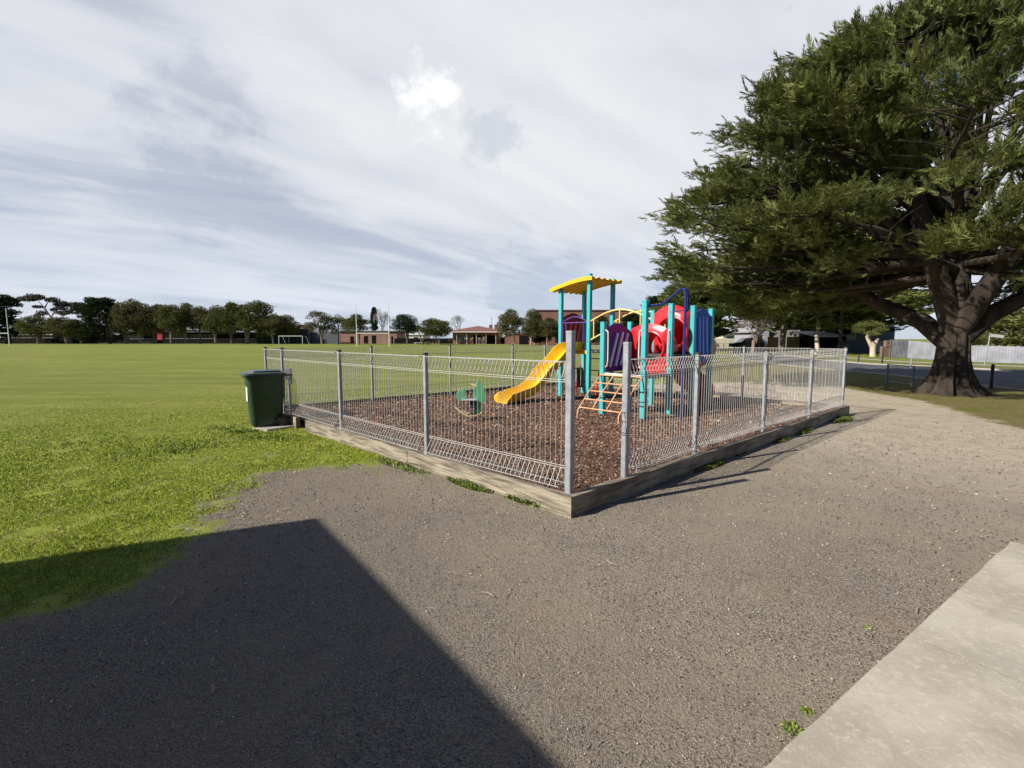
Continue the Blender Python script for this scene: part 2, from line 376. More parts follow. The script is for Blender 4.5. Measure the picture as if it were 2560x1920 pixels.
# road, kerb, far verge path
road_m = mat('asphalt', (0.055, 0.056, 0.060), .9, (0.085, 0.085, 0.088), 1.5, bump=.3, bscale=80)
def strip(name, A, B, z, m, lab=None):
    mb = MB(); n = len(A)
    for i in range(n - 1): mb.add([(*A[i], z), (*B[i], z), (*B[i + 1], z), (*A[i + 1], z)], [(0, 1, 2, 3)])
    return mb.build(name, m)
nr = road_near; fr = [road_far[min(i, len(road_far) - 1)] for i in range(len(road_near))]
fr = [(58, -30), (34, 6), (27.5, 17), (24.2, 22.5), (21.6, 28.9), (22.5, 36), (27, 48), (36, 66), (52, 90)]
struct(strip('road', nr, fr, 0.012, road_m))
conc_m = mat('pale_concrete', (0.42, 0.39, 0.33), .9, (0.33, 0.30, 0.25), 3, bump=.2)
def kerb_line(line, name, w=0.18, h=0.11):
    mb = MB()
    for a, b in zip(line[:-1], line[1:]): mb.bar((a[0], a[1], h / 2 - .02), (b[0], b[1], h / 2 - .02), w, h)
    return struct(mb.build(name, conc_m))
kerb_line(fr, 'far_kerb'); kerb_line(nr[2:], 'near_kerb', .14, .05)
foot = [(p[0] + 4.2, p[1] + 2.7) for p in fr]; foot2 = [(p[0] + 5.4, p[1] + 3.5) for p in fr]
struct(strip('footpath', foot, foot2, 0.012, conc_m))

# concrete slab, bottom right
def slab():
    m = bpy.data.materials.new('slab_concrete'); m.use_nodes = True; nt = m.node_tree; N = nt.nodes; L = nt.links; b = N['Principled BSDF']
    tc = N.new('ShaderNodeTexCoord')
    def ns(s, d, r=.6):
        n = N.new('ShaderNodeTexNoise'); n.inputs['Scale'].default_value = s; n.inputs['Detail'].default_value = d; n.inputs['Roughness'].default_value = r; L.new(tc.outputs['Object'], n.inputs['Vector']); return n.outputs[0]
    def rp(v, a, c, lo=0, hi=1):
        n = N.new('ShaderNodeMapRange'); n.interpolation_type = 'SMOOTHSTEP'; L.new(v, n.inputs[0])
        for i, q in enumerate((a, c, lo, hi)): n.inputs[i + 1].default_value = q
        return n.outputs[0]
    def mx(f, a, c):
        n = N.new('ShaderNodeMix'); n.data_type = 'RGBA'; L.new(f, n.inputs[0])
        for i, v in ((6, a), (7, c)):
            if isinstance(v, tuple): n.inputs[i].default_value = (*v, 1)
            else: L.new(v, n.inputs[i])
        return n.outputs[2]
    c = mx(rp(ns(2.2, 7, .7), .35, .68), (0.370, 0.330, 0.250), (0.500, 0.455, 0.355))
    c = mx(rp(ns(26, 7, .8), .5, .70, 0, .6), c, (0.68, 0.62, 0.49))
    c = mx(rp(ns(70, 4, .8), .55, .8, 0, .55), c, (0.17, 0.145, 0.11))
    c = mx(rp(ns(0.8, 3), .5, .7, 0, .5), c, (0.40, 0.40, 0.33))
    L.new(c, b.inputs['Base Color']); b.inputs['Roughness'].default_value = .93; b.inputs['Specular IOR Level'].default_value = .2
    bp = N.new('ShaderNodeBump'); bp.inputs['Strength'].default_value = .5; bp.inputs['Distance'].default_value = .006; L.new(ns(60, 6, .75), bp.inputs['Height']); L.new(bp.outputs[0], b.inputs['Normal'])
    A = G(2528, 1353, .05); B = G(1910, 1920, .05); J = G(2280, 1590, .05); J2 = G(2560, 1672, .05)
    d = (B - A).normalized(); A0 = A; jd = (J2 - J).normalized()
    Jp = A0 + d * (J - A0).dot(d)
    side = Vector((-d.y, d.x, 0)); side = side if side.x > 0 else -side
    jd = side
    W_ = 5.0; gap = .005
    joint_m = mat('joint_soil', (0.09, 0.075, 0.055), .95)
    for k, (s0, s1) in enumerate(((0, (Jp - A0).length - gap), ((Jp - A0).length + gap, (Jp - A0).length * 2.3), ((Jp - A0).length * 2.3 + 2 * gap, 9.0))):
        n = 24; mb = MB(); top = []
        out = []
        for i in range(n + 1):
            t = s0 + (s1 - s0) * i / n; wob = 0.008 * (mnoise.noise(Vector((t * 3, 1, 0))) + .5 * mnoise.noise(Vector((t * 14, 4, 0))))
            out.append(A0 + d * t + side * wob)
        out += [A0 + d * s1 + jd * W_, A0 + d * s0 + jd * W_]
        mb.prism([(p.x, p.y) for p in out], lambda a, b_, t: (a, b_, .05 - t), .13)
        o = mb.build('concrete_path', m); struct(o)
        j0 = A0 + d * s1; struct(MB().bar(Vector((j0.x, j0.y, .037)) + d * gap * .5, Vector((j0.x, j0.y, .037)) + d * gap * .5 + jd * W_, .014, .02).build('slab_joint', joint_m)) if k < 2 else None
    return A0, d, side
SLAB = slab()

# mulch bed inside the fence
def inpoly(P, poly): return poly_sd(P, poly) < 0
bed = [(p.x, p.y) for p in (FC0, FCL, FCB, FCR)]
def mulch():
    n = 150; u = np.linspace(0, 1, n); uu, vv = np.meshgrid(u, u)
    a, b_, c, d = [np.array(p) for p in (bed[0], bed[1], bed[2], bed[3])]
    P = (1 - uu)[..., None] * ((1 - vv)[..., None] * a + vv[..., None] * d) + uu[..., None] * ((1 - vv)[..., None] * b_ + vv[..., None] * c)
    P = P.reshape(-1, 2)
    hgt = np.array([0.135 + .03 * mnoise.noise(Vector((x * 1.1, y * 1.1, 0))) + .012 * mnoise.noise(Vector((x * 7, y * 7, 3))) for x, y in P])
    V = np.column_stack([P, hgt]); I = np.arange(n * n).reshape(n, n)
    Fc = np.stack([I[:-1, :-1].ravel(), I[:-1, 1:].ravel(), I[1:, 1:].ravel(), I[1:, :-1].ravel()], 1)
    m = mat('mulch_soil', (0.085, 0.043, 0.027), .95, (0.165, 0.088, 0.056), 9, bump=.9, bscale=50, detail=8)
    o = struct(npmesh('mulch_bed', V, Fc, m, smooth=True))
    K = 42000; q = rng.random((K * 3, 2)) * [12, 12] + [-5, 4]
    w = np.hypot(q[:, 0], q[:, 1]); keep = (poly_sd(q, bed) < -.06) & (rng.random(len(q)) < np.clip((6.5 / w) ** 1.6, .12, 1)); q = q[keep][:K]
    z = np.array([0.142 + .03 * mnoise.noise(Vector((x * 1.1, y * 1.1, 0))) for x, y in q])
    k = len(q); far = np.clip(np.hypot(q[:, 0], q[:, 1]) / 8, .8, 1.5)
    ln = (.012 + .03 * rng.random(k) ** 2.2) * far; wd = (.005 + .007 * rng.random(k)) * far
    return chips('bark_chips', q, z, ln, wd, .004, attrmix('bark_chip', [(0, (0.065, 0.030, 0.018)), (.45, (0.155, 0.078, 0.047)), (.75, (0.26, 0.150, 0.092)), (.93, (0.42, 0.29, 0.19)), (1, (0.62, 0.50, 0.37))]), tilt=.45, pale=1.0)
def chips(name, q, z, ln, wd, th, m, tilt=.3, pale=1.0):
    k = len(q); a = rng.random(k) * 2 * math.pi; tl = rng.normal(0, tilt, k); rl = rng.normal(0, tilt, k)
    ax = np.stack([np.cos(a) * np.cos(tl), np.sin(a) * np.cos(tl), np.sin(tl)], 1)
    sd = np.stack([-np.sin(a) * np.cos(rl), np.cos(a) * np.cos(rl), np.sin(rl)], 1); up = np.cross(ax, sd)
    C = np.column_stack([q, z]); V = []
    for s, t, h in ((-1, -1, -1), (1, -1, -1), (.8, 1, -1), (-.9, .8, -1), (-1, -.8, 1), (.9, -1, 1), (.8, .8, 1), (-.8, 1, 1)):
        V.append(C + ax * (s * ln)[:, None] + sd * (t * wd)[:, None] + up * (h * th / 2))
    V = np.stack(V, 1).reshape(-1, 3); base = (np.arange(k) * 8)[:, None, None]
    f = np.array([(4, 5, 6, 7), (0, 1, 5, 4), (1, 2, 6, 5), (2, 3, 7, 6), (3, 0, 4, 7)])[None]
    Fc = (base + f).reshape(-1, 4); tone = np.repeat(rng.random(k) ** pale, 5)
    o = npmesh(name, V, Fc, m, tone=tone); return o
o = mulch(); tag(o, 'brown bark chips covering the play area inside the fence', 'bark mulch', kind='stuff')

# loose grit and pale flecks on the gravel
def grit():
    K = 42000; r = .9 + 11 * rng.random(K) ** 1.5; th = rng.uniform(-1.1, 1.25, K); q = np.column_stack([np.sin(th) * r, np.cos(th) * r])
    sdv = poly_sd(q, gravel_poly); sb = poly_sd(q, bed); A0, d, side = SLAB
    rel = q - np.array([A0.x, A0.y]); on = (rel @ np.array([side.x, side.y]) > -.01) & (rel @ np.array([d.x, d.y]) > -.05)
    q = q[(sdv < .15) & (sb > .12) & ~on]; k = len(q); dist = np.hypot(q[:, 0], q[:, 1]); f = np.clip(dist / 3.2, .6, 2.2)
    ln = (.0018 + .0036 * rng.random(k) ** 3) * f; wd = ln * rng.uniform(.5, 1, k)
    big = rng.random(k) < .012; ln[big] *= 2.6; wd[big] *= .8
    m = attrmix('grit', [(0, (0.12, 0.10, 0.08)), (.5, (0.21, 0.175, 0.14)), (.88, (0.32, 0.265, 0.205)), (.945, (0.52, 0.45, 0.34)), (1, (0.72, 0.66, 0.52))])
    return chips('gravel_grit', q, np.full(k, .008), ln, wd, .005, m, tilt=.35, pale=1.15)
tag(grit(), 'loose grit and pale flecks scattered over the brown gravel', 'gravel', kind='stuff')
def twigs():
    mb = MB()
    for i in range(70):
        th = rng.uniform(-.75, .9); r = rng.uniform(2.2, 7.5); x, y = math.sin(th) * r, math.cos(th) * r
        if poly_sd(np.array([[x, y]]), bed)[0] < .2: continue
        a = rng.uniform(0, 6.28); l = rng.uniform(.02, .06); w = rng.uniform(.002, .004)
        p = Vector((x, y, .015)); d = Vector((math.cos(a), math.sin(a), 0)); k = Vector((-d.y, d.x, 0)) * rng.uniform(-.3, .3) * l
        mb.tube([p - d * l, p + k, p + d * l], [w * .6, w, w * .4], 5)
    for i in range(150):
        p = G(rng.normal(600, 90), rng.normal(1280, 55)); a = rng.uniform(0, 6.28); l = rng.uniform(.008, .028); w = rng.uniform(.002, .005); d = Vector((math.cos(a), math.sin(a), 0)); p.z = .02
        mb.tube([p - d * l, p + UP * .004, p + d * l], [w * .5, w, w * .4], 4)
    return mb.build('fallen_twigs', mat('twig', (0.34, 0.29, 0.22), .9))
tag(twigs(), 'small dry twigs and leaf litter lying on the gravel', 'leaf litter', kind='stuff')

# grass blades near the camera
def blades(name, q, hgt, wid, m, z0=0.0, lean=.5):
    k = len(q); a = rng.random(k) * 2 * math.pi; ln = np.abs(rng.normal(0, lean, k)); la = rng.random(k) * 2 * math.pi
    b = np.column_stack([q, np.full(k, z0)]); s = np.column_stack([np.cos(a), np.sin(a), np.zeros(k)]) * (wid / 2)[:, None]
    tip = b + np.column_stack([np.cos(la) * ln, np.sin(la) * ln, np.ones(k)]) * hgt[:, None]
    mid = b + np.column_stack([np.cos(la) * ln * .35, np.sin(la) * ln * .35, np.full(k, .6)]) * hgt[:, None]
    V = np.stack([b - s, b + s, mid + s * .8, tip, mid - s * .8], 1).reshape(-1, 3); base = (np.arange(k) * 5)[:, None]
    return npmesh(name, V, base + np.array([[0, 1, 2, 3, 4]]), m, tone=rng.random(k))
grass_m = attrmix('grass_blade', [(0, (0.14, 0.205, 0.016)), (.4, (0.28, 0.365, 0.026)), (.75, (0.43, 0.500, 0.042)), (.93, (0.48, 0.47, 0.09)), (1, (0.60, 0.52, 0.26))], rough=.65)
def grass():
    K = 600000; r = 2.4 + 19 * rng.random(K) ** 1.5; th = rng.uniform(-.98, .06, K); q = np.column_stack([np.sin(th) * r, np.cos(th) * r])
    sdv = poly_sd(q, gravel_poly); sb = poly_sd(q, bed)
    nz = np.array([mnoise.noise(Vector((x * 2.0, y * 2.0, 0))) + .6 * mnoise.noise(Vector((x * 6, y * 6, 5))) for x, y in q])
    keep = (sdv + nz * .42 > .02) & (sb > .1) & (nz + .5 * rng.random(K) > -.22); keep &= rng.random(K) < np.clip((sdv + .45) * 1.3, .12, 1) * (1 - sstep(np.hypot(q[:, 0], q[:, 1]) + 3 * nz, 7, 20))
    q = q[keep]; nz = nz[keep]; k = len(q); dist = np.hypot(q[:, 0], q[:, 1]); f = np.clip(dist / 4.5, .7, 3)
    fade = 1 - .55 * sstep(dist, 7, 16)
    h = (.008 + .012 * rng.random(k) + .012 * np.clip(nz, 0, 1)) * fade * 1.0; w = .0042 * f
    return blades('grass', q, h, w, grass_m, lean=.9)
tag(grass(), 'short bright green turf beside the gravel and round the bin', 'grass', kind='stuff')

def weeds(name, spots, label, dark=False):
    Q = []; H = []
    for (x, y, r, h, n) in spots:
        a = rng.random(n) * 6.28; rr = r * np.sqrt(rng.random(n)); Q.append(np.column_stack([x + np.cos(a) * rr, y + np.sin(a) * rr])); H.append(h * (.4 + .6 * rng.random(n)) * (1 - .5 * rr / r))
    q = np.concatenate(Q); h = np.concatenate(H); o = blades(name, q, h, .006 + .007 * rng.random(len(q)), grass_m, lean=.8)
    return o

# ------------------------------------------------------------------ timber edging
sleeper_m = mat('weathered_timber', (0.36, 0.31, 0.225), .9, (0.135, 0.112, 0.080), 5, bump=1.0, bscale=9, stretch=(.45, 3, 4))
def sleeper(a, b, label, side, h=.188, t=.075):
    a, b = Vector(a), Vector(b); L_ = (b - a).length; d = (b - a) / L_; c = (a + b) / 2; rz = math.atan2(d.y, d.x)
    th = tag(MB().build('timber_sleeper', sleeper_m), label, 'timber edging', 'timber sleepers edging the play area')
    n = 26; mb = MB(); rows = []
    for i in range(n + 1):
        x = -L_ / 2 + L_ * i / n; w1 = .006 * mnoise.noise(Vector((x * 2 + a.x, a.y, 0))) + .003 * mnoise.noise(Vector((x * 11, a.y, 2)))
        w2 = .008 * mnoise.noise(Vector((x * 1.5, a.y, 7))) + .003 * mnoise.noise(Vector((x * 9, a.x, 9)))
        rows.append([(x, -t / 2 + w1, -.12), (x, t / 2 + w1, -.12), (x, t / 2 + w1 * .5, h + w2), (x, -t / 2 + w1, h + w2)])
    for r_ in rows: mb.v += r_
    for i in range(n):
        o = i * 4
        for k in range(4): mb.f.append((o + k, o + (k + 1) % 4, o + 4 + (k + 1) % 4, o + 4 + k))
    mb.f += [(3, 2, 1, 0), tuple(n * 4 + k for k in range(4))]
    th.data = mb.build('tmp', sleeper_m, bevel=0.0).data; bpy.data.objects.remove(bpy.data.objects['tmp'])
    th.location = (c.x, c.y, 0); th.rotation_euler = (0, 0, rz)
    return th
def side_line(A, B, cuts, labels, oo=0.0):
    d = (B - A).normalized(); L_ = (B - A).length; nrm = Vector((d.y, -d.x, 0)); cen = (FC0 + FCB) / 2
    if nrm.dot(A - cen) < 0: nrm = -nrm
    for (s0, s1), lab in zip(cuts, labels):
        s1 = min(s1, L_ + .1); sleeper(A + d * s0 + nrm * .07, A + d * s1 + nrm * .07, lab, nrm)
side_line(FC0, FCL, [(-.107, 2.42), (2.43, 5.5), (5.9, 7.55)], ['sunlit pale timber sleeper nearest the front corner on the grass side', 'timber sleeper under the middle of the left fence, behind the worn turf', 'timber sleeper behind the green wheelie bin'])
side_line(FC0, FCR, [(-.031, 2.5), (2.51, 5.2), (5.21, 8.45)], ['shaded dark timber sleeper under the gate opening at the front corner', 'shaded timber sleeper in the middle of the right-hand fence with weeds at its foot', 'far end timber sleeper under the right fence corner, facing the big tree'])
side_line(FCL, FCB, [(.0, 4.3), (4.31, 8.7)], ['timber sleeper at the back left of the bark bed by the playing field', 'timber sleeper at the far back corner of the bark bed'])
side_line(FCR, FCB, [(.0, 3.7), (3.71, 7.4)], ['timber sleeper at the back right of the bark bed facing the houses', 'timber sleeper behind the red slide at the back of the bed'])

# ------------------------------------------------------------------ pool-type wire fence
galv_m = mat('galvanised_steel', (0.26, 0.27, 0.285), .55, (0.37, 0.385, 0.40), 14, metallic=.15, lo=.3, hi=.7)
wire_m = mat('galvanised_wire', (0.43, 0.41, 0.37), .55, (0.55, 0.53, 0.48), 30, metallic=.1)
cap_m = mat('black_plastic_cap', (0.03, 0.03, 0.032), .5)
def wire_panel(a, b, nrm, parent, skew=0.0, pitch=.061, low=True):
    d = (b - a).normalized(); L_ = (b - a).length; mb = MB(); r = .0023
    prof_top = [(0, 1.0), (.058, 1.15), (-.058, 1.15), (0, 1.0)]
    def P(s, o_, z): return a + d * s + nrm * o_ + UP * z
    def seg(p, q, rr=r):
        mb.bar(p, q, rr * 2, rr * 2)
    n = int((L_ - .10) / pitch); s0 = (L_ - n * pitch) / 2
    zb, zt = .24, 1.345
    for i in range(n + 1):
        s = s0 + i * pitch
        seg(P(s, 0, zb + .15), P(s, 0, zt - .15))
        seg(P(s, 0, zt - .15), P(s, .055, zt)); seg(P(s, .055, zt), P(s, -.055, zt)); seg(P(s, -.055, zt), P(s + .0, 0, zt - .15))
        seg(P(s, 0, zb + .15), P(s, .085, zb)); seg(P(s, .085, zb), P(s, -.055, zb)); seg(P(s, -.055, zb), P(s, 0, zb + .15))
    for (o_, z) in ((0, zt - .155), (0, zt - .175), (.058, zt + .003), (-.058, zt + .003), (0, zb + .155), (0, zb + .175), (.088, zb), (-.058, zb)):
        seg(P(.03, o_, z), P(L_ - .03, o_, z), r * 1.15)
    return mb.build('wire_panel', wire_m, parent)
def fence(label, pts, nrm, tall=(), loc=None, skip=(), endpost=True, startpost=True):
    t = thing('wire_fence', label, 'fence', pts[0], group='wire fences round the play area')
    for i, p in enumerate(pts):
        if (i == 0 and not startpost) or (i == len(pts) - 1 and not endpost): continue
        h, w = tall.get(i, (1.37, .046)) if tall else (1.37, .046)
        d = (pts[min(i + 1, len(pts) - 1)] - pts[max(i - 1, 0)]).normalized(); rz = math.atan2(d.y, d.x)
        post = MB().box((p.x, p.y, (h + .0) / 2 + .02), (w, w, h - .04), rz).build('post', galv_m, t, bevel=.004)
        MB().box((p.x, p.y, h + .006), (w + .004, w + .004, .028), rz).build('post_cap', cap_m if w < .06 else galv_m, t, bevel=.004)
    for i in range(len(pts) - 1):
        if i in skip: continue
        d = (pts[i + 1] - pts[i]).normalized(); wire_panel(pts[i] + d * .02, pts[i + 1] - d * .02, nrm, t)
    return t
dL = (FCL - FC0).normalized(); dR = (FCR - FC0).normalized()
LP = [Vector((-4.22, 8.82, 0)), Vector((-2.57, 7.15, 0)), Vector((-1.01, 5.60, 0))]
nL = Vector((-dL.y, dL.x, 0)); nL = nL if nL.x < 0 else -nL
nR = Vector((dR.y, -dR.x, 0)); nR = nR if nR.y < 0 else -nR
# the left run has its end corner post of bigger section
f1 = fence('wire fence on the grass side, from the tall front post back to the bin', [FC0, LP[2], LP[1], LP[0], FCL], nL, tall={0: (1.60, .062)})
RPp = [Vector((1.12, 4.67, 0)), Vector((2.22, 5.74, 0)), Vector((3.78, 7.14, 0)), Vector((5.25, 8.40, 0)), FCR]
f2 = fence('wire fence right of the gate opening, running to the corner beside the path', RPp, nR, tall={0: (1.50, .060)})
dB = (FCB - FCL).normalized()
def onB(x): t = (x - FCL.x) / (FCB.x - FCL.x); return FCL.lerp(FCB, t)
f3 = fence('far wire fence of the play area with the playing field behind it', [FCL, onB(-3.20), onB(-1.59), onB(.02), onB(1.0), FCB], -nR, startpost=False)
f4 = fence('wire fence at the back right behind the red and blue slide tower', [FCR, Vector((5.38, 11.15, 0)), Vector((4.0, 12.72, 0)), Vector((2.85, 13.95, 0)), FCB], -nL, startpost=False, endpost=False)

# weeds along the edging
weed_m = attrmix('weed_leaf', [(0, (0.05, 0.09, 0.014)), (.5, (0.15, 0.22, 0.028)), (.85, (0.27, 0.34, 0.05)), (1, (0.40, 0.34, 0.18))], rough=.7)
g_w = np.random.default_rng(3)
def weed(x, y, r, h, n, label, nm='weed_clump', m=None):
    a = rng.random(n) * 6.28; rr = r * np.sqrt(rng.random(n)); q = np.column_stack([np.cos(a) * rr, np.sin(a) * rr])
    if r > .1:
        ax = dR if x > FC0.x else dL; al = q @ np.array([ax.x, ax.y]); q = q * .55 + np.outer(al * (1.0 + 1.2 * g_w.random()), [ax.x, ax.y])
    hh = h * (.35 + .65 * rng.random(n)) * (1 - .5 * rr / r)
    o = blades(nm, q, hh, .007 + .008 * rng.random(n), weed_m, lean=.95); o.location = (x, y, 0)
    return tag(o, label, 'weeds', 'weeds growing along the timber edging')
def wd(u, v, r, h, n, label):
    p = G(u, v); k = nR * .12 if u > 1430 and v < 1300 else (nL * .10 if v < 1300 else Vector())
    weed(p.x + k.x, p.y + k.y, r, h, n, label)
wd(1196, 1208, .22, .09, 900, 'green weed clump at the foot of the left timber edging, third post along')
wd(1300, 1236, .09, .08, 240, 'small weed by the left timber edging, between the two larger clumps')
wd(1340, 1249, .15, .12, 620, 'leafy weed clump nearest the front corner of the timber edging')
wd(1020, 1160, .24, .05, 700, 'flat patch of weeds where the turf meets the left timber edging')
for i, (u, v, r, n) in enumerate(((1745, 1160, .20, 900), (1800, 1130, .30, 1500), (1860, 1108, .20, 800), (1930, 1098, .16, 400), (1985, 1078, .2, 500), (2090, 1050, .18, 700))):
    wd(u, v, r, .11, n, ['bright weed clump in the shade of the right edging, closest to the gate', 'widest weed clump along the shaded right edging', 'low weed clump after the widest one along the right edging', 'sparse weeds halfway along the shaded right edging', 'small weeds near the third post of the right fence', 'weed clump at the far right corner of the edging'][i])
for i, (u, v) in enumerate(((1980, 1822), (2020, 1780), (2170, 1570))):
    wd(u, v, [.04, .025, .02][i], .018, [110, 35, 30][i], ['small weed tuft against the edge of the concrete slab', 'tiny weed sprig beside the larger tuft at the slab edge', 'tiny weed sprig in the gravel left of the slab joint'][i])
# clover-like patches in the turf
q = []
for (u, v, r, n) in ((610, 1080, .16, 170), (500, 1112, .35, 170), (430, 1125, .3, 110), (770, 1060, .12, 90), (720, 1098, .3, 150), (640, 1092, .35, 190), (560, 1074, .22, 110), (380, 1140, .4, 110), (300, 1110, .5, 110)):
    p = G(u, v); a = rng.random(n) * 6.28; rr = r * rng.random(n) ** .6; q.append(np.column_stack([p.x + np.cos(a) * rr * 1.6, p.y + np.sin(a) * rr]))
q = np.concatenate(q); clover_m = attrmix('clover', [(0, (0.08, 0.13, 0.014)), (.6, (0.15, 0.22, 0.025)), (1, (0.26, 0.32, 0.06))], rough=.6)
tag(blades('clover', q, .03 + .02 * rng.random(len(q)), .009 + .009 * rng.random(len(q)), clover_m, lean=1.3), 'darker clover patches in the turf around the bin', 'clover', kind='stuff')

# ------------------------------------------------------------------ wheelie bin on its pad
binm = mat('dark_green_plastic', (0.016, 0.040, 0.026), .42, (0.024, 0.050, 0.034), 5, bump=.08, bscale=30)
binlid = mat('bin_lid_plastic', (0.030, 0.050, 0.042), .35, (0.06, 0.075, 0.066), 6)
wheel_m = mat('black_rubber', (0.025, 0.022, 0.02), .8)
BP = G(664, 1067); brz = R(36)      # front faces image left
pad = [G(632, 1072), G(668, 1079), G(764, 1064), G(740, 1046), G(650, 1050)]
mb = MB(); mb.prism([(p.x, p.y) for p in pad], lambda a, b, t: (a, b, .035 - t), .1)
tag(mb.build('concrete_pad', conc_m, bevel=.01), 'ragged pale concrete pad under the green wheelie bin', 'concrete pad')
t = thing('wheelie_bin', 'dark green wheelie bin standing beside the left end of the wire fence', 'bin', (BP.x + .02, BP.y, .035), brz, world=False); t.scale = (.92, .92, .94)
def ringbox(lv):          # stacked rounded rectangles -> hull
    mb = MB(); n = 24
    for (x0, x1, w, z, rr) in lv:
        cx, hx, hy = (x0 + x1) / 2, (x1 - x0) / 2, w / 2
        for k in range(n):
            a = 2 * math.pi * k / n; c, s = math.cos(a), math.sin(a); e = 2 / rr
            mb.v.append((cx + hx * math.copysign(abs(c) ** e, c), hy * math.copysign(abs(s) ** e, s), z))
    m_ = len(lv)
    for i in range(m_ - 1):
        for k in range(n): mb.f.append((i * n + k, i * n + (k + 1) % n, (i + 1) * n + (k + 1) % n, (i + 1) * n + k))
    mb.f.append(tuple(range(n))[::-1]); mb.f.append(tuple((m_ - 1) * n + k for k in range(n)))
    return mb
ringbox([(-.24, .22, .42, .0, 5), (-.255, .25, .45, .03, 5), (-.27, .265, .47, .2, 6), (-.275, .275, .48, .22, 6), (-.315, .30, .54, .86, 7), (-.325, .305, .55, .90, 7), (-.36, .33, .60, .905, 7), (-.36, .33, .60, .945, 7)]).build('bin_body', binm, t, smooth=True)
ringbox([(-.385, .345, .62, .948, 7), (-.395, .35, .63, .955, 7), (-.39, .35, .62, .985, 7), (-.32, .33, .55, 1.0, 7), (-.26, .30, .48, 1.004, 6), (-.24, .26, .46, 1.03, 6), (-.22, .22, .42, 1.034, 6)]).build('lid', binlid, t, smooth=True)
hb = MB().tube([(.33, -.22, .93), (.44, -.21, .945), (.44, .21, .945), (.33, .22, .93)], .016, 8); hb.build('handle', binlid, t, smooth=True)
for s in (-1, 1):
    w_ = MB().tube([(.24, s * .255, .10), (.24, s * .262, .10), (.24, s * .305, .10), (.24, s * .312, .10)], [.085, .10, .10, .088], 24).build('wheel', wheel_m, t, smooth=True)
    MB().tube([(.24, s * .300, .10), (.24, s * .322, .10)], .045, 16).build('hub', mat('wheel_hub', (0.06, 0.045, 0.04), .7), w_, smooth=True)
MB().tube([(.24, -.25, .10), (.24, .25, .10)], .012, 8).build('axle', galv_m, t)
for s in (-.12, .12):
    MB().box((.30, s, .70), (.03, .02, .40)).build('rib', binm, t, bevel=.004)
MB().box((-.305, 0, .60), (.012, .20, .26)).build('label_plate', mat('white_sticker', (0.62, 0.64, 0.60), .5), t)
scr = MB()
for (x, z, a, l) in ((-.09, .62, 1.0, .13),):
    scr.bar((x, -.278, z), (x + l * math.cos(a), -.281, z + l * math.sin(a)), .004, .004)
scr.build('scratch', mat('scratched_plastic', (0.25, 0.28, 0.26), .6), t)

bpost = G(728, 1052)
t = thing('bin_post', 'grey steel post with a latch box holding the wheelie bin by the fence', 'post', bpost)
MB().tube([(bpost.x, bpost.y, 0), (bpost.x - .01, bpost.y, .82)], .024, 12).build('pole', galv_m, t, smooth=True)
MB().box((bpost.x - .02, bpost.y, .90), (.12, .09, .19)).build('latch_box', mat('painted_grey', (0.17, 0.18, 0.20), .5), t, bevel=.008)
MB().box((bpost.x - .0, bpost.y, .76), (.07, .06, .12)).build('bracket', galv_m, t, bevel=.005)
MB().tube([(bpost.x - .07, bpost.y, .93), (bpost.x - .13, bpost.y, 1.03), (bpost.x - .24, bpost.y, 1.07), (bpost.x - .28, bpost.y, 1.06)], .006, 6).build('wire_hook', galv_m, t)
MB().tube([(bpost.x - .1, bpost.y - .02, 0), (bpost.x - .1, bpost.y - .02, .07)], [.07, .055], 12).build('concrete_footing', conc_m, t, smooth=True)

# ------------------------------------------------------------------ spring rocker
RP = G(1176, 1050, .14)
leafp = mat('green_play_panel', (0.12, 0.42, 0.20), .5, (0.16, 0.50, 0.26), 6); yel2 = mat('cream_yellow_tube', (0.72, 0.58, 0.30), .5)
t = thing('spring_rocker', 'green leaf-shaped spring rocker with a silver seat on the bark, left of the slide', 'spring rocker', (RP.x, RP.y, .14), R(8), world=False)
out = [(.12, .10), (.10, .30), (.13, .36), (.08, .52), (.10, .66), (.17, .78), (.20, .84), (.22, .76), (.30, .62), (.33, .46), (.31, .36), (.235, .30), (.225, .10)]
out = [(x * .88 - .02, z * .88 + .0) for x, z in out]
MB().prism(out, lambda a, b, t_: (a, -.02 + t_ * .02 / .02 - .0, b), .022).build('head_panel', leafp, t, bevel=.003)
MB().prism([(-.20, .34), (-.245, .40), (-.235, .48), (-.18, .53), (-.09, .54), (-.08, .38), (-.10, .34)], lambda a, b, t_: (a, .0 + t_, b), .022).build('tail_panel', leafp, t, bevel=.003)
MB().box((-.02, .0, .355), (.26, .18, .02)).build('seat', mat('silver_chequer_plate', (0.62, 0.62, 0.64), .35, metallic=.5), t, bevel=.006)
MB().box((.04, .0, .30), (.11, .12, .10)).build('mount', mat('dark_rubber_block', (0.02, 0.02, 0.02), .7), t, bevel=.01)
sp = MB(); sp.tube([(.04 + .065 * math.cos(a), .065 * math.sin(a), -.02 + .27 * a / (math.pi * 2 * 5)) for a in [i * .35 for i in range(int(math.pi * 10 / .35) + 1)]], .012, 7); sp.build('spring', mat('black_spring_steel', (0.02, 0.02, 0.022), .4), t, smooth=True)
for s in (-1, 1):
    MB().tube([(-.26, s * .13, .25), (-.18, s * .16, .17), (-.06, s * .17, .09), (.06, s * .15, .09), (.18, s * .08, .12), (.19, 0, .14)], .013, 8).build('foot_rail', yel2, t, smooth=True)
MB().tube([(.13, -.10, .58), (.11, -.14, .60), (.02, -.13, .62)], .011, 7).build('hand_grip', yel2, t, smooth=True)
MB().tube([(.13, .04, .58), (.11, .10, .60), (.02, .12, .62)], .011, 7).build('hand_grip', yel2, t, smooth=True)

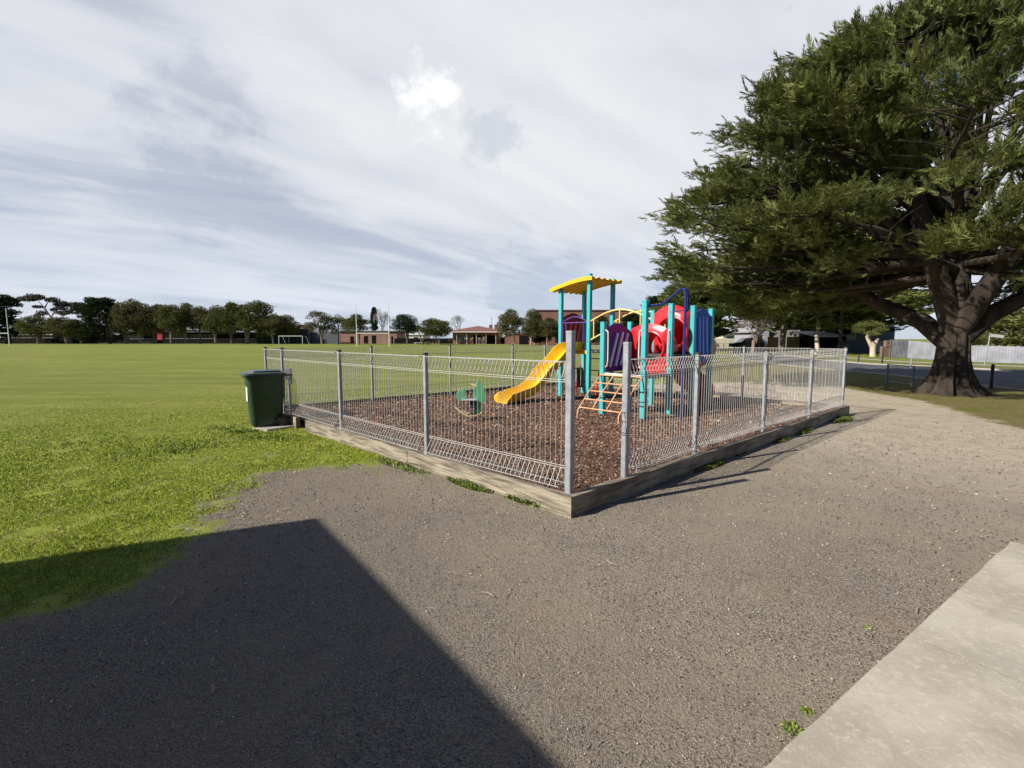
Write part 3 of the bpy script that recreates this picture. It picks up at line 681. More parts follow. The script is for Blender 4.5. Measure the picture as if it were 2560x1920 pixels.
# ------------------------------------------------------------------ play structure
U = Vector((.669, -.743, 0)); Wd = Vector((.743, .669, 0)); prz = math.atan2(U.y, U.x)
teal = mat('teal_powder_coat', (0.055, 0.43, 0.45), .35, (0.07, 0.48, 0.49), 3, coat=.2)
red = mat('red_moulded_plastic', (0.62, 0.010, 0.016), .33, (0.70, 0.022, 0.030), 4, coat=.2)
yellow = mat('yellow_moulded_plastic', (0.88, 0.53, 0.010), .36, (0.82, 0.46, 0.008), 3, coat=.15)
roofy = mat('yellow_roof_plastic', (0.82, 0.48, 0.014), .45)
ylt = mat('faded_yellow_tube', (0.80, 0.58, 0.17), .4); org = mat('faded_orange_tube', (0.62, 0.29, 0.13), .5, (0.70, 0.40, 0.22), 7)
blue = mat('blue_play_panel', (0.020, 0.075, 0.44), .4, (0.026, 0.10, 0.52), 4); bluel = mat('light_blue_slot_light', (0.25, 0.45, 0.95), .4); navy = mat('navy_tube', (0.018, 0.026, 0.15), .3, coat=.3)
purple = mat('purple_play_panel', (0.034, 0.030, 0.24), .4, (0.045, 0.038, 0.29), 4); lav = mat('lavender_slot_light', (0.92, 0.92, 0.97), .45); burg = mat('burgundy_play_panel', (0.30, 0.006, 0.03), .4); pinks = mat('pink_slot_light', (0.80, 0.16, 0.16), .45)
deckm = mat('dark_deck_plate', (0.05, 0.045, 0.045), .7, (0.09, 0.08, 0.08), 9); white_tube = mat('peeling_pink_white_tube', (0.72, 0.50, 0.42), .5, (0.80, 0.72, 0.66), 9); blackt = mat('black_steel', (0.02, 0.02, 0.022), .4)
pa = Vector((1.20, 11.85, 0)); pb = pa + U * .88; pc = pa + Wd * .88; pd = pb + Wd * .88
pg = Vector((2.29, 8.32, 0)); pe = pg - U * .88; ph = pg + Wd * .86; pf = pe + Wd * .86; pj = pg + Wd * 1.68; pi = pj - U * .88; pk = pg + Wd * 2.42; pl = pk - U * .88
PS = thing('play_structure', 'colourful climbing frame with yellow roof, yellow slide and red tunnel slide on the bark bed', 'play structure', (2.4, 10.2, .14))
tops = [(pa, 2.90), (pb, 3.04), (pc, 2.78), (pd, 2.99), (pe, 1.85), (pf, 1.87), (pg, 2.19), (ph, 2.18), (pj, 2.18), (pi, 2.13), (pk, 2.15), (pl, 2.12)]
for p, h in tops:
    MB().box((p.x, p.y, h / 2), (.092, .092, h), prz).build('post', teal, PS, bevel=.008)
for p, h in tops:
    if h > 2.1 and p not in (pa, pb, pc, pd) or h < 2.0: MB().box((p.x, p.y, h + .004), (.096, .096, .02), prz).build('post_cap', teal, PS, bevel=.006)
for p, hs_ in ((pa, (1.25, 1.95)), (pb, (1.25, 1.5, 1.95)), (pe, (.9, 1.05, 1.7)), (pg, (.9, 1.05, 1.7, 2.1)), (ph, (.9, 1.25, 1.7, 2.04)), (pj, (1.1, 1.27, 2.0)), (pk, (1.1, 2.0))):
    for z in hs_: MB().tube([p - Wd * .044 + UP * z, p - Wd * .056 + UP * z], .013, 8).build('bolt_cap', galv_m, PS)
for p, z in ((pg, .45), (pe, .45), (ph, .45), (pg, .62)): MB().box((p.x, p.y, z), (.100, .100, .018), prz).build('collar', blackt, PS)
# roof: ribbed half-arch sheet, low on the a-c side
def roof():
    mb = MB(); n, m_ = 16, 33; th = .035
    def P(i, j, t):
        s = -.24 + 1.30 * i / (n - 1); w = -.14 + 1.12 * j / (m_ - 1)
        z = 2.70 + .20 * math.sin(min(max((s + .26) / 1.30, 0), 1) * math.pi / 2) - (.03 * max(0, s - .9)) + (.022 * .6 * (1 if math.sin(j / (m_ - 1) * math.pi * 2 * 5.5) > 0 else -1))
        q = pa + U * s * .88 / .88 + Wd * w; return (q.x, q.y, z + t)
    for t in (0, th):
        for i in range(n):
            for j in range(m_): mb.v.append(P(i, j, t))
    for k in range(2):
        o = k * n * m_
        for i in range(n - 1):
            for j in range(m_ - 1): mb.f.append((o + i * m_ + j, o + i * m_ + j + 1, o + (i + 1) * m_ + j + 1, o + (i + 1) * m_ + j))
    o = n * m_; bd = [(i, 0) for i in range(n)] + [(n - 1, j) for j in range(1, m_)] + [(i, m_ - 1) for i in range(n - 2, -1, -1)] + [(0, j) for j in range(m_ - 2, 0, -1)]
    ids = [i * m_ + j for i, j in bd]
    for a, b in zip(ids, ids[1:] + ids[:1]): mb.f.append((a, b, b + o, a + o))
    r_ = mb.build('roof', roofy, PS)
    for w in (-.14, .97):
        e = MB(); pts = []
        for i in range(n):
            s = -.24 + 1.30 * i / (n - 1); z = 2.70 + .20 * math.sin(min(max((s + .26) / 1.30, 0), 1) * math.pi / 2) - (.03 * max(0, s - .9)); q = pa + U * s + Wd * w; pts.append(Vector((q.x, q.y, z + .02)))
        for a, b in zip(pts[:-1], pts[1:]): e.bar(a, b + (b - a) * .03, .03, .09)
        e.build('roof_edge', roofy, r_)
roof()
def deck(c4, z, t=.05):
    mb = MB(); mb.prism([(p.x, p.y) for p in c4], lambda a, b, k: (a, b, z - k), t); mb.build('deck', deckm, PS)
    for a, b in zip(c4, list(c4[1:]) + [c4[0]]): pass
deck([pa, pb, pd, pc], 1.27); deck([pe, pg, ph, pf], .90); deck([pf, ph, pj, pi], 1.262); deck([pi, pj, pk, pl], 1.27)
# edge beams of the decks
def beam(a, b, z, m, h=.06, w=.03): MB().bar(a + UP * z, b + UP * z, w, h).build('edge_beam', m, PS)
beam(pe, pg, .895, white_tube, .05, .05); beam(pg, ph, .895, white_tube, .05, .04); beam(pa, pb, 1.235, yellow, .08, .03)
# flat panels between two posts
def panel(a, b, z0, z1, arch, m, name='panel', slots=None, sm=None, inset=.05, thick=.03, side=1):
    d = (b - a); L_ = d.length - 2 * inset; d.normalize(); nn = Vector((-d.y, d.x, 0)) * side
    out = [(0, z0), (L_, z0), (L_, z1)] + [(L_ * (1 - i / 12), z1 + arch * math.sin(math.pi * i / 12)) for i in range(1, 12)] + [(0, z1)]
    f = lambda x, z, t: a + d * (inset + x) + nn * (t - thick / 2) + UP * z
    p = MB().prism(out, f, thick).build(name, m, PS, bevel=.004)
    for (x0, zz0, x1, zz1) in (slots or []):
        MB().bar(f(x0 * L_, zz0, thick + .012), f(x1 * L_, zz1, thick + .016), .046, .040, up=nn).build('slot_light_bar', sm, p, bevel=.004)  # pale raised bars stand in for sunlight seen in the panel slots
    return p
panel(pe, pf, .93, 1.72, .13, purple, 'purple_panel', [(.16, 1.02, .46, 1.66), (.40, 1.03, .68, 1.68), (.62, 1.04, .90, 1.66)], lav, side=-1)
for x in (0,): pass
panel(pa, pc, 1.30, 2.05, .14, burg, 'burgundy_panel', [(.16, 1.42, .40, 2.0), (.42, 1.42, .62, 2.0), (.66, 1.45, .86, 2.0)], pinks, side=-1)
panel(pj, pk, 1.08, 2.02, .13, blue, 'blue_panel', [(.30, 1.25, .20, 1.98), (.52, 1.25, .42, 2.0), (.78, 1.25, .64, 1.98)], bluel, side=-1)
# red panel with a round hole and the tunnel behind it
def holed(a, b, z0, z1, arch, t0, zc, r, m, name, inset=.045, thick=.05, side=1, bulge=0.0):
    d = (b - a); L_ = d.length - 2 * inset; d.normalize(); nn = Vector((-d.y, d.x, 0)) * side
    cx = t0 * L_; n = 64; mb = MB(); rings = []
    def outer(an):      # ray from the hole centre to the outline
        c, s = math.cos(an), math.sin(an); best = 9
        for (px_, pz) in [(L_, None), (0, None)]:
            if abs(c) > 1e-6:
                k = (px_ - cx) / c
                if k > 0: best = min(best, k)
        if s < 0: best = min(best, (z0 - zc) / s)
        k = .05
        while k < best:
            x = cx + c * k; z = zc + s * k
            if z > z1 + arch * math.sin(math.pi * min(max(x / L_, 0), 1)): break
            k += .004
        return min(best, k)
    f = lambda x, z, t: a + d * (inset + x) + nn * t + UP * z
    ks = [outer(2 * math.pi * i / n) for i in range(n)]
    lay = [(1.0, 0.0), (1.0, thick), (.55, thick + bulge * .7), (.12, thick + bulge), (0.0, thick + bulge * .95), (0.0, 0.0)]
    for (w, t) in lay:
        for i in range(n):
            an = 2 * math.pi * i / n; rr = r + (ks[i] - r) * w if ks[i] > r else ks[i]
            mb.v.append(tuple(f(cx + math.cos(an) * rr, zc + math.sin(an) * rr, t)))
    for q_ in range(len(lay)):
        for i in range(n):
            A_ = q_ * n + i; B_ = q_ * n + (i + 1) % n; C_ = ((q_ + 1) % len(lay)) * n
            mb.f.append((A_, B_, C_ + (i + 1) % n, C_ + i))
    o_ = mb.build(name, m, PS, smooth=True)
    rim = MB().tube([f(cx + math.cos(2 * math.pi * i / 32) * (r + .015), zc + math.sin(2 * math.pi * i / 32) * (r + .015), thick + bulge) for i in range(33)], .022, 8, cap=False).build('rim', m, o_, smooth=True)
    return f(cx, zc, 0), nn
def shell(name, pts, r, m, parent, n=24, th=.018):       # open thick-walled tube along a path
    pts = [Vector(p) for p in pts]; mb = MB(); prev = None; K = len(pts)
    for rr in (r, r - th):
        prev = None
        for i, p in enumerate(pts):
            d = (pts[min(i + 1, K - 1)] - pts[max(i - 1, 0)]).normalized()
            sd = d.cross(UP).normalized() if prev is None else (prev - d * prev.dot(d)).normalized(); prev = sd; u = d.cross(sd)
            for k in range(n): t = 2 * math.pi * k / n; mb.v.append(tuple(p + (sd * math.cos(t) + u * math.sin(t)) * rr))
    for l in range(2):
        o = l * K * n
        for i in range(K - 1):
            for k in range(n): mb.f.append((o + i * n + k, o + i * n + (k + 1) % n, o + (i + 1) * n + (k + 1) % n, o + (i + 1) * n + k))
    for i in (0, K - 1):
        for k in range(n): mb.f.append((i * n + k, i * n + (k + 1) % n, K * n + i * n + (k + 1) % n, K * n + i * n + k))
    return mb.build(name, m, parent, smooth=True)
c1, n1 = holed(pf, ph, .90, 1.74, .10, .58, 1.39, .28, red, 'crawl_hole_panel', side=-1, bulge=.05)
shell('crawl_tunnel', [c1 + Wd * .02, c1 + Wd * .20, c1 + Wd * .42], .295, red, PS)
c2, n2 = holed(pi, pj, 1.27, 2.06, .17, .60, 1.66, .31, red, 'slide_hood', side=-1, bulge=.13)
# spiral tunnel slide
hc = Vector((4.00, 10.58, 0)); pts = [c2 + Wd * .03, c2 + Wd * .3 + UP * -.02]
for i in range(26):
    a = -2.3 + i * .33; rr = .20 + .28 * max(0, 1 - i / 4); z = 1.62 - 1.22 * i / 25
    pts.append(Vector((hc.x + rr * math.cos(a), hc.y + rr * math.sin(a), z)))
shell('tunnel_slide', pts, .26, red, PS, n=22)
MB().bar(hc + UP * .0, hc + UP * 1.6, .08).build('slide_column', red, PS)
# yellow wave slide
def wave():
    A = pa + (pb - pa) * .52 + UP * 0; E = Vector((-.24, 10.33, 0)); d = (E - A); d.z = 0; L_ = d.length; d.normalize(); sd = Vector((-d.y, d.x, 0))
    key = [(-.05, 1.29), (.05, 1.29), (.16, 1.285), (.30, 1.22), (.45, 1.06), (.60, .93), (.74, .84), (.90, .70), (1.08, .50), (1.25, .37), (1.42, .30), (1.60, .265), (1.78, .215), (1.92, .185), (L_, .18)]
    def zat(s):
        for (s0, z0), (s1, z1) in zip(key[:-1], key[1:]):
            if s <= s1: t = (s - s0) / (s1 - s0); return z0 + (z1 - z0) * t
        return key[-1][1]
    K = 60; prof = [(-.255, .19), (-.275, .19), (-.262, .17), (-.225, .03), (-.17, -.02), (.17, -.02), (.225, .03), (.262, .17), (.275, .19), (.255, .19), (.236, .15), (.20, .045), (.155, .0), (-.155, .0), (-.20, .045), (-.236, .15)]
    mb = MB(); n = len(prof)
    zs = [zat(-.05 + (L_ + .05) * i / (K - 1)) for i in range(K)]
    zs = [sum(zs[max(0, i - 2):i + 3]) / len(zs[max(0, i - 2):i + 3]) for i in range(K)]
    for i in range(K):
        s = -.05 + (L_ + .05) * i / (K - 1)
        sl = (zs[min(i + 1, K - 1)] - zs[max(i - 1, 0)]) / ((L_ + .05) / (K - 1) * 2); up = Vector((-d.x * sl, -d.y * sl, 1)).normalized()
        hk = 1.0 if s < L_ - .12 else 1 - (s - L_ + .12) / .12 * .55
        wk = 1.0 + .10 * max(0, (s - L_ + .3) / .3)
        for (x, y) in prof: mb.v.append(tuple(A + d * s + UP * zs[i] + sd * x * wk + up * (y * (hk if y > 0 else 1))))
    for i in range(K - 1):
        for k in range(n): mb.f.append((i * n + k, i * n + (k + 1) % n, (i + 1) * n + (k + 1) % n, (i + 1) * n + k))
    mb.f += [tuple(range(n))[::-1], tuple((K - 1) * n + k for k in range(n))]
    sl_ = mb.build('wave_slide', yellow, PS, smooth=True)
    for s in (-.13, .13):
        MB().tube([A + d * (L_ - .25) + sd * s + UP * .17, A + d * (L_ - .22) + sd * s], .016, 8).build('slide_foot', galv_m, sl_)
wave()
# purple arch frame at the head of the slide
def P2(a, b, t, z): return a + (b - a) * t + UP * z
fr_ = MB().tube([P2(pa, pb, .07, 1.28), P2(pa, pb, .07, 1.95)] + [P2(pa, pb, .07 + .86 * i / 10, 1.95 + .12 * math.sin(math.pi * i / 10)) for i in range(1, 10)] + [P2(pa, pb, .93, 1.95), P2(pa, pb, .93, 1.28)], .016, 8).build('slide_arch', mat('violet_tube', (0.10, 0.055, 0.26), .4), PS, smooth=True)
MB().tube([P2(pa, pb, .07, 1.93), P2(pa, pb, .93, 1.93)], .013, 8).build('cross_bar', bpy.data.materials['violet_tube'], fr_)
for t_ in (.19, .80): MB().tube([P2(pa, pb, t_, 1.93), P2(pa, pb, t_, 1.30)], .012, 8).build('upright', bpy.data.materials['violet_tube'], fr_)
panel(pb, pd, 1.28, 1.30, .0, deckm, 'toe_board')
# low counter panel under the tower
cp = MB()
for z in (.32, .80): cp.bar(P2(pa, pc, .55, z), P2(pa, pc, .95, z), .03)
for q_ in (.58, .72, .92): cp.bar(P2(pa, pc, q_, .32), P2(pa, pc, q_, .80), .025)
cp.build('low_bar_panel', blackt, PS); MB().bar(P2(pa, pc, .80, .34), P2(pa, pc, .80, .78), .07, .04).build('play_block', bpy.data.materials['violet_tube'], PS)
# bridge
def bridge():
    A0, A1 = pb, pi; B0, B1 = pd, pl
    mb = MB(); K = 12
    for i in range(K):
        t0, t1 = i / K, (i + .86) / K; z = 1.27 + .07 * math.sin(math.pi * (t0 + .04)); a = A0.lerp(A1, t0); b = B0.lerp(B1, t0); a2 = A0.lerp(A1, t1); b2 = B0.lerp(B1, t1)
        mb.prism([(a.x, a.y), (b.x, b.y), (b2.x, b2.y), (a2.x, a2.y)], lambda x, y, k, z=z: (x, y, z - k), .06)
    br = mb.build('bridge_deck', deckm, PS)
    for X0, X1 in ((A0, A1), (B0, B1)):
        f = lambda t, z: X0.lerp(X1, t) + UP * (z + .26 * math.sin(math.pi * t))
        MB().tube([f(i / 16, 1.93) for i in range(17)], .020, 8).build('bridge_handrail', ylt, PS, smooth=True)
        MB().tube([f(i / 16, 1.50) for i in range(17)], .018, 8).build('bridge_lower_rail', ylt, PS, smooth=True)
        for t in (.08, .50, .90): MB().tube([f(t, 1.50), f(t, 1.93)], .016, 8).build('baluster', ylt, PS)
bridge()
# arched ladder behind the tower
for s in (.12, .88):
    q_ = pc.lerp(pd, s); MB().tube([q_ + UP * 1.26, q_ - U * .12 + UP * 1.1, q_ - U * .26 + UP * .72, q_ - U * .34 + UP * .3, q_ - U * .36 + UP * .08], .019, 8).build('ladder_rail', bpy.data.materials['red_moulded_plastic'], PS, smooth=True)
for z, o_ in ((1.05, .15), (.75, .25), (.45, .32)): MB().tube([pc.lerp(pd, .12) - U * o_ + UP * z, pc.lerp(pd, .88) - U * o_ + UP * z], .014, 8).build('ladder_rung', blackt, PS)
# climbing net
def net():
    T0, T1 = pe - Wd * .06 + UP * .88, pg - Wd * .06 + UP * .88; B0, B1 = pe - Wd * .66 + UP * .33, pg - Wd * .66 + UP * .33
    Bx, By = B0 - Wd * .06 + UP * -.19, B1 - Wd * .06 + UP * -.19
    nt_ = MB()
    r = .0125
    for i in range(4):
        t = i / 3; a, b = T0.lerp(T1, t), B0.lerp(B1, t)
        q_ = [a - Wd * 0, a.lerp(b, .5) - Wd * .012 + UP * .012, b]
        nt_.tube(q_ + ([b - Wd * .05 + UP * -.06, b - Wd * .06 + UP * -.25] if i in (0, 3) else []), r, 8)
    for k in range(5):
        a = T0.lerp(B0, k / 4); b = T1.lerp(B1, k / 4); nt_.tube([a, b], r, 8)
    nt_.build('climbing_net', org, PS, smooth=True)
net()
# fireman's pole with its arms
pp = (pg + ph) / 2 + U * .50
MB().tube([pp + UP * 0, pp + UP * 2.30, pp - U * .03 + UP * 2.38, pp - U * .08 + UP * 2.40, (pg + UP * 2.13 + (pp - pg).normalized() * .28) , pg + UP * 2.10], .023, 10).build('fire_pole', navy, PS, smooth=True)
MB().tube([pp + UP * 2.02 + Wd * .02, pp + UP * 2.36 + Wd * .02, pp + UP * 2.40 - U * .03 + Wd * .03, pp + UP * 2.36 + Wd * .09, pp + UP * 2.05 + Wd * .09, pp + UP * 2.0 + Wd * .03], .018, 8).build('pole_hook', navy, PS, smooth=True)
MB().tube([ph + UP * 2.04, pp + UP * 2.04], .014, 8).build('pole_arm', navy, PS)
# grab loops
for q_, s in ((pe, 1), (pg, -1)):
    b_ = q_ + U * .075 * s
    MB().tube([q_ + UP * 1.72 + U * .04 * s, b_ + U * .03 * s + UP * 1.68, b_ + U * .035 * s + UP * 1.55, b_ + U * .035 * s + UP * 1.15, b_ + U * .02 * s + UP * 1.05, q_ + UP * 1.02 + U * .04 * s], .0125, 8).build('grab_rail', white_tube, PS, smooth=True)
for q_, s in ((pg, 1), (ph, -1)):
    MB().tube([q_ + UP * 1.72 + Wd * .04 * s, q_ + Wd * .10 * s + UP * 1.66, q_ + Wd * .10 * s + UP * 1.12, q_ + Wd * .04 * s + UP * 1.02], .0125, 8).build('grab_rail', white_tube, PS, smooth=True)

# ------------------------------------------------------------------ trees
bark_dark = mat('dark_bark', (0.022, 0.016, 0.012), .95, (0.062, 0.045, 0.032), 3.5, bump=1.6, bscale=10, stretch=(1, 1, .25), detail=6)
bark_pale = mat('pale_bark', (0.30, 0.24, 0.18), .9, (0.42, 0.36, 0.29), 1.5, bump=.4)
bark_grey = mat('grey_bark', (0.13, 0.10, 0.075), .9, (0.22, 0.17, 0.13), 1.5, bump=.4)
leaf_cyp = leafmat('cypress_foliage', (0.055, 0.078, 0.024), (0.235, 0.255, 0.070), .9)
leaf_dark = leafmat('dark_cypress_foliage', (0.016, 0.028, 0.010), (0.045, 0.060, 0.018), .4)
leaf_olive = leafmat('olive_foliage', (0.075, 0.074, 0.026), (0.165, 0.150, 0.050), .25)
leaf_green = leafmat('green_foliage', (0.064, 0.078, 0.018), (0.155, 0.160, 0.036), .25)
leaf_gum = leafmat('gum_foliage', (0.060, 0.052, 0.036), (0.115, 0.098, 0.066), .3)
leaf_light = leafmat('light_green_foliage', (0.12, 0.13, 0.035), (0.26, 0.26, 0.085), .6)
twig_m = mat('bare_twigs', (0.22, 0.19, 0.17), .9)

def leaf_arr(C, D, L_, W_, gen=rng):
    # diamond-shaped leaf clumps: C centres, D directions
    k = len(C); D = D / np.maximum(np.linalg.norm(D, axis=1, keepdims=True), 1e-6)
    r_ = gen.normal(size=(k, 3)); S_ = np.cross(D, r_); S_ /= np.maximum(np.linalg.norm(S_, axis=1, keepdims=True), 1e-6)
    L_ = np.broadcast_to(L_, (k,))[:, None]; W_ = np.broadcast_to(W_, (k,))[:, None]
    V = np.stack([C - D * L_ * .5, C - D * L_ * .05 + S_ * W_ * .5, C + D * L_ * .5, C - D * L_ * .05 - S_ * W_ * .5], 1).reshape(-1, 3)
    Fc = (np.arange(k) * 4)[:, None] + np.array([[0, 1, 2, 3]]); return V, Fc
def lobes_pts(lobes, n, gen, hollow=.5):
    vol = np.array([l[3] * l[4] * l[5] for l in lobes]) ** .8; idx = gen.choice(len(lobes), n, p=vol / vol.sum())
    Lb = np.array(lobes)[idx]; d = gen.normal(size=(n, 3)); d /= np.linalg.norm(d, axis=1, keepdims=True)
    r = hollow + (1 - hollow) * gen.random(n) ** .6; r *= 1 + .16 * gen.normal(size=n) * (gen.random(n) < .35)
    return Lb[:, :3] + d * r[:, None] * Lb[:, 3:6], d
def crown_bushy(seed, nl=34, n=5200, leaf=.034, flat=.75, sparse=0.0):
    # unit crown: x, y in -.5 .. .5, z in 0 .. 1
    g = np.random.default_rng(seed); lobes = []
    for i in range(nl):
        a = g.random() * 6.28; h = g.random(); rr = math.sqrt(max(0, 1 - (2 * (h - .42)) ** 2 * .8)) * .36 * (.55 + .45 * g.random()); s = .10 + .08 * g.random()
        lobes.append((rr * math.cos(a), rr * math.sin(a), .12 + .74 * h, s * 1.15, s * 1.15, s * flat * 1.15))
    if not sparse: lobes += [(0, 0, .45, .26, .26, .30)]
    C, D = lobes_pts(lobes, n, g); 
    D = D + np.array([0, 0, .5]) + g.normal(size=C.shape) * .6
    return leaf_arr(C, D, leaf * (.7 + .7 * g.random(n)), leaf * .55 * (.7 + .6 * g.random(n)), g)
def crown_cypress(seed, n=15000, leaf=.05, lean=.25):
    g = np.random.default_rng(seed); lobes = []
    for i in range(80):
        h = g.random() ** .8; a = g.random() * 6.28; R_ = .44 * math.sin(math.pi * (.18 + .74 * h)) ** .7; rr = R_ * (.45 + .5 * g.random())
        lobes.append((rr * math.cos(a), rr * math.sin(a), .05 + .85 * h, .13, .13, .055))
    lobes.append((0, 0, .45, .27, .27, .42))
    C, D = lobes_pts(lobes, n, g, .45); out = C * np.array([1, 1, 0]); out /= np.maximum(np.linalg.norm(out, axis=1, keepdims=True), 1e-5)
    D = out * .9 + np.array([0, 0, .55]) + g.normal(size=C.shape) * .35
    return leaf_arr(C, D, leaf * (.7 + .9 * g.random(n)), leaf * .32, g)
def trunk_mesh(seed, stems=3, spread=.22, r=.05, top=1.0, n=7):
    g = random.Random(seed); mb = MB()
    for k in range(stems):
        a = 6.28 * k / stems + g.random(); e = spread * (.6 + .6 * g.random()) if stems > 1 else .04; st = .10 + .22 * g.random()
        p0 = (0, 0, 0); p1 = (0.02 * math.cos(a), .02 * math.sin(a), st); p2 = (e * .5 * math.cos(a), e * .5 * math.sin(a), .55); p3 = (e * math.cos(a), e * math.sin(a), top)
        k_ = r * (1 if stems == 1 else .75); mb.tube([p0, p1, p2, p3], [k_ * 1.35, k_, k_ * .75, k_ * .45], n)
        for j in range(2):
            b = a + g.uniform(-1, 1); q = Vector(p2).lerp(Vector(p3), .3 * j + .1); mb.tube([q, q + Vector((.12 * math.cos(b), .12 * math.sin(b), .22)), q + Vector((.2 * math.cos(b), .2 * math.sin(b), .42))], [k_ * .45, k_ * .35, k_ * .15], 5)
    return mb
def bare_crown(seed, n0=9, depth=5):
    g = random.Random(seed); mb = MB()
    def grow(p, d, l, r, k):
        q = p + d * l; mb.tube([p, p.lerp(q, .5) + Vector((g.uniform(-1, 1), g.uniform(-1, 1), g.uniform(-1, 1))) * l * .06, q], [r, r * .85, r * .65], 3 if k < 3 else 5, cap=False)
        if k == 0: return
        for _ in range(3 if k > 1 else 4):
            nd_ = (d + Vector((g.gauss(0, .42), g.gauss(0, .42), g.gauss(.05, .30)))).normalized(); grow(q, nd_, l * g.uniform(.62, .85), r * .6, k - 1)
    for i in range(n0 // 3):
        grow(Vector((0, 0, 0)), Vector((g.gauss(0, .35), g.gauss(0, .35), 1)).normalized(), .27, .016, depth)
    V = np.array(mb.v); V[:, :2] *= .5 / max(np.abs(V[:, :2]).max(), .01); V[:, 2] /= V[:, 2].max(); mb.v = [tuple(x) for x in V]
    return mb
def mesh_only(o): me = o.data; bpy.data.objects.remove(o); return me
PROTO = {}
for i in range(5):
    V, Fc = crown_bushy(20 + i, nl=[60, 50, 64, 44, 56][i], n=[11000, 9500, 12000, 9000, 11000][i], leaf=.040); PROTO['bushy', i] = (V, Fc)
for i in range(2):
    V, Fc = crown_bushy(40 + i, nl=26, n=6500, leaf=.036, sparse=1); PROTO['open', i] = (V, Fc)
for i in range(3): PROTO['cypress', i] = crown_cypress(60 + i)
_mc = {}
def crown_me(kind, i, m):
    key = (kind, i, m.name)
    if key not in _mc: V, Fc = PROTO[kind, i]; _mc[key] = mesh_only(npmesh('crown', V, Fc, m))
    return _mc[key]
def trunk_me(st, sd, m):
    key = ('t', st, sd, m.name)
    if key not in _mc: _mc[key] = mesh_only(trunk_mesh(sd, st).build('trunk', m, smooth=True))
    return _mc[key]
def tree(label, ut, Y, cl, cr, vt, vb, kind='bushy', i=0, m=None, bark=None, stems=3, cat='tree', name='tree', group='trees along the far side of the playing field', rot=None, tw=1.0, depth=None):
    """ut: trunk column, Y: depth, cl..cr: columns of the crown, vt..vb: its rows"""
    m = m or leaf_olive; bark = bark or bark_grey
    base = At(ut, HOR, Y); base.z = 0; a, b = At(cl, vt, Y), At(cr, vb, Y); w = b.x - a.x; h = a.z - b.z
    t = thing(name, label, cat, base, 0, group, world=False)
    tr = link('trunk', trunk_me(stems, 100 + i, bark), t); th = b.z + h * .55; tr.scale = (w * .55 * tw, w * .55 * tw, th); tr.rotation_euler = (0, 0, rng.random() * 6.28)
    c = link('crown', crown_me(kind, i, m), t); c.location = ((a.x + b.x) / 2 - base.x, 0, b.z); c.scale = (w, depth or w * .95, h); c.rotation_euler = (0, 0, rng.random() * 6.28 if rot is None else rot)
    return t
N_ = ['first', 'second']
tree('dark broad cypress at the far left edge, behind the white goal post', 20, 150, -110, 66, 726, 856, 'cypress', 0, leaf_dark, bark_dark, 1, name='cypress_tree')
# tall umbrella-shaped gum: lobes placed as they stand
def gum():
    Y = 200; base = At(132, HOR, Y); base.z = 0; t = thing('gum_tree', 'tall sparse gum with a flat-topped canopy rising behind the small round trees at left', 'tree', base, 0, 'trees along the far side of the playing field', world=False)
    g = np.random.default_rng(5); lobes = []
    for (u, v, ru, rv) in ((85, 748, 22, 7), (112, 745, 22, 8), (135, 750, 16, 7), (150, 760, 22, 8), (175, 762, 22, 8), (195, 764, 16, 5), (160, 772, 16, 5), (108, 768, 12, 4), (122, 774, 9, 5), (138, 776, 6, 5), (100, 783, 12, 7), (115, 790, 8, 5), (175, 783, 20, 5), (126, 785, 5, 4), (192, 775, 10, 6)):
        p = At(u, v, Y); k = Y / F_PX; lobes.append((p.x - base.x, g.normal() * 3, p.z, ru * k, ru * k * .8, rv * k))
    C, D = lobes_pts(lobes, 5200, g, .25); V, Fc = leaf_arr(C, D + g.normal(size=C.shape), 0.75 * (.6 + .8 * g.random(5200)), .38, g); npmesh('crown', V, Fc, leaf_gum, t)
    mb = MB(); f = lambda u, v, y=0: At(u, v, Y) - base + Vector((0, y, 0))
    mb.tube([(0, 0, 0), f(134, 815), f(128, 795), f(112, 770), f(95, 752)], [.5, .42, .35, .22, .1], 7)
    for pts in ([(128, 795), (138, 775), (150, 762)], [(133, 810), (160, 790), (182, 766)], [(112, 770), (118, 758), (125, 748)], [(128, 795), (120, 782), (104, 768)]): mb.tube([f(*p) for p in pts], [.26, .18, .08], 6)
    mb.build('trunk', bark_pale, t, smooth=True)
gum()
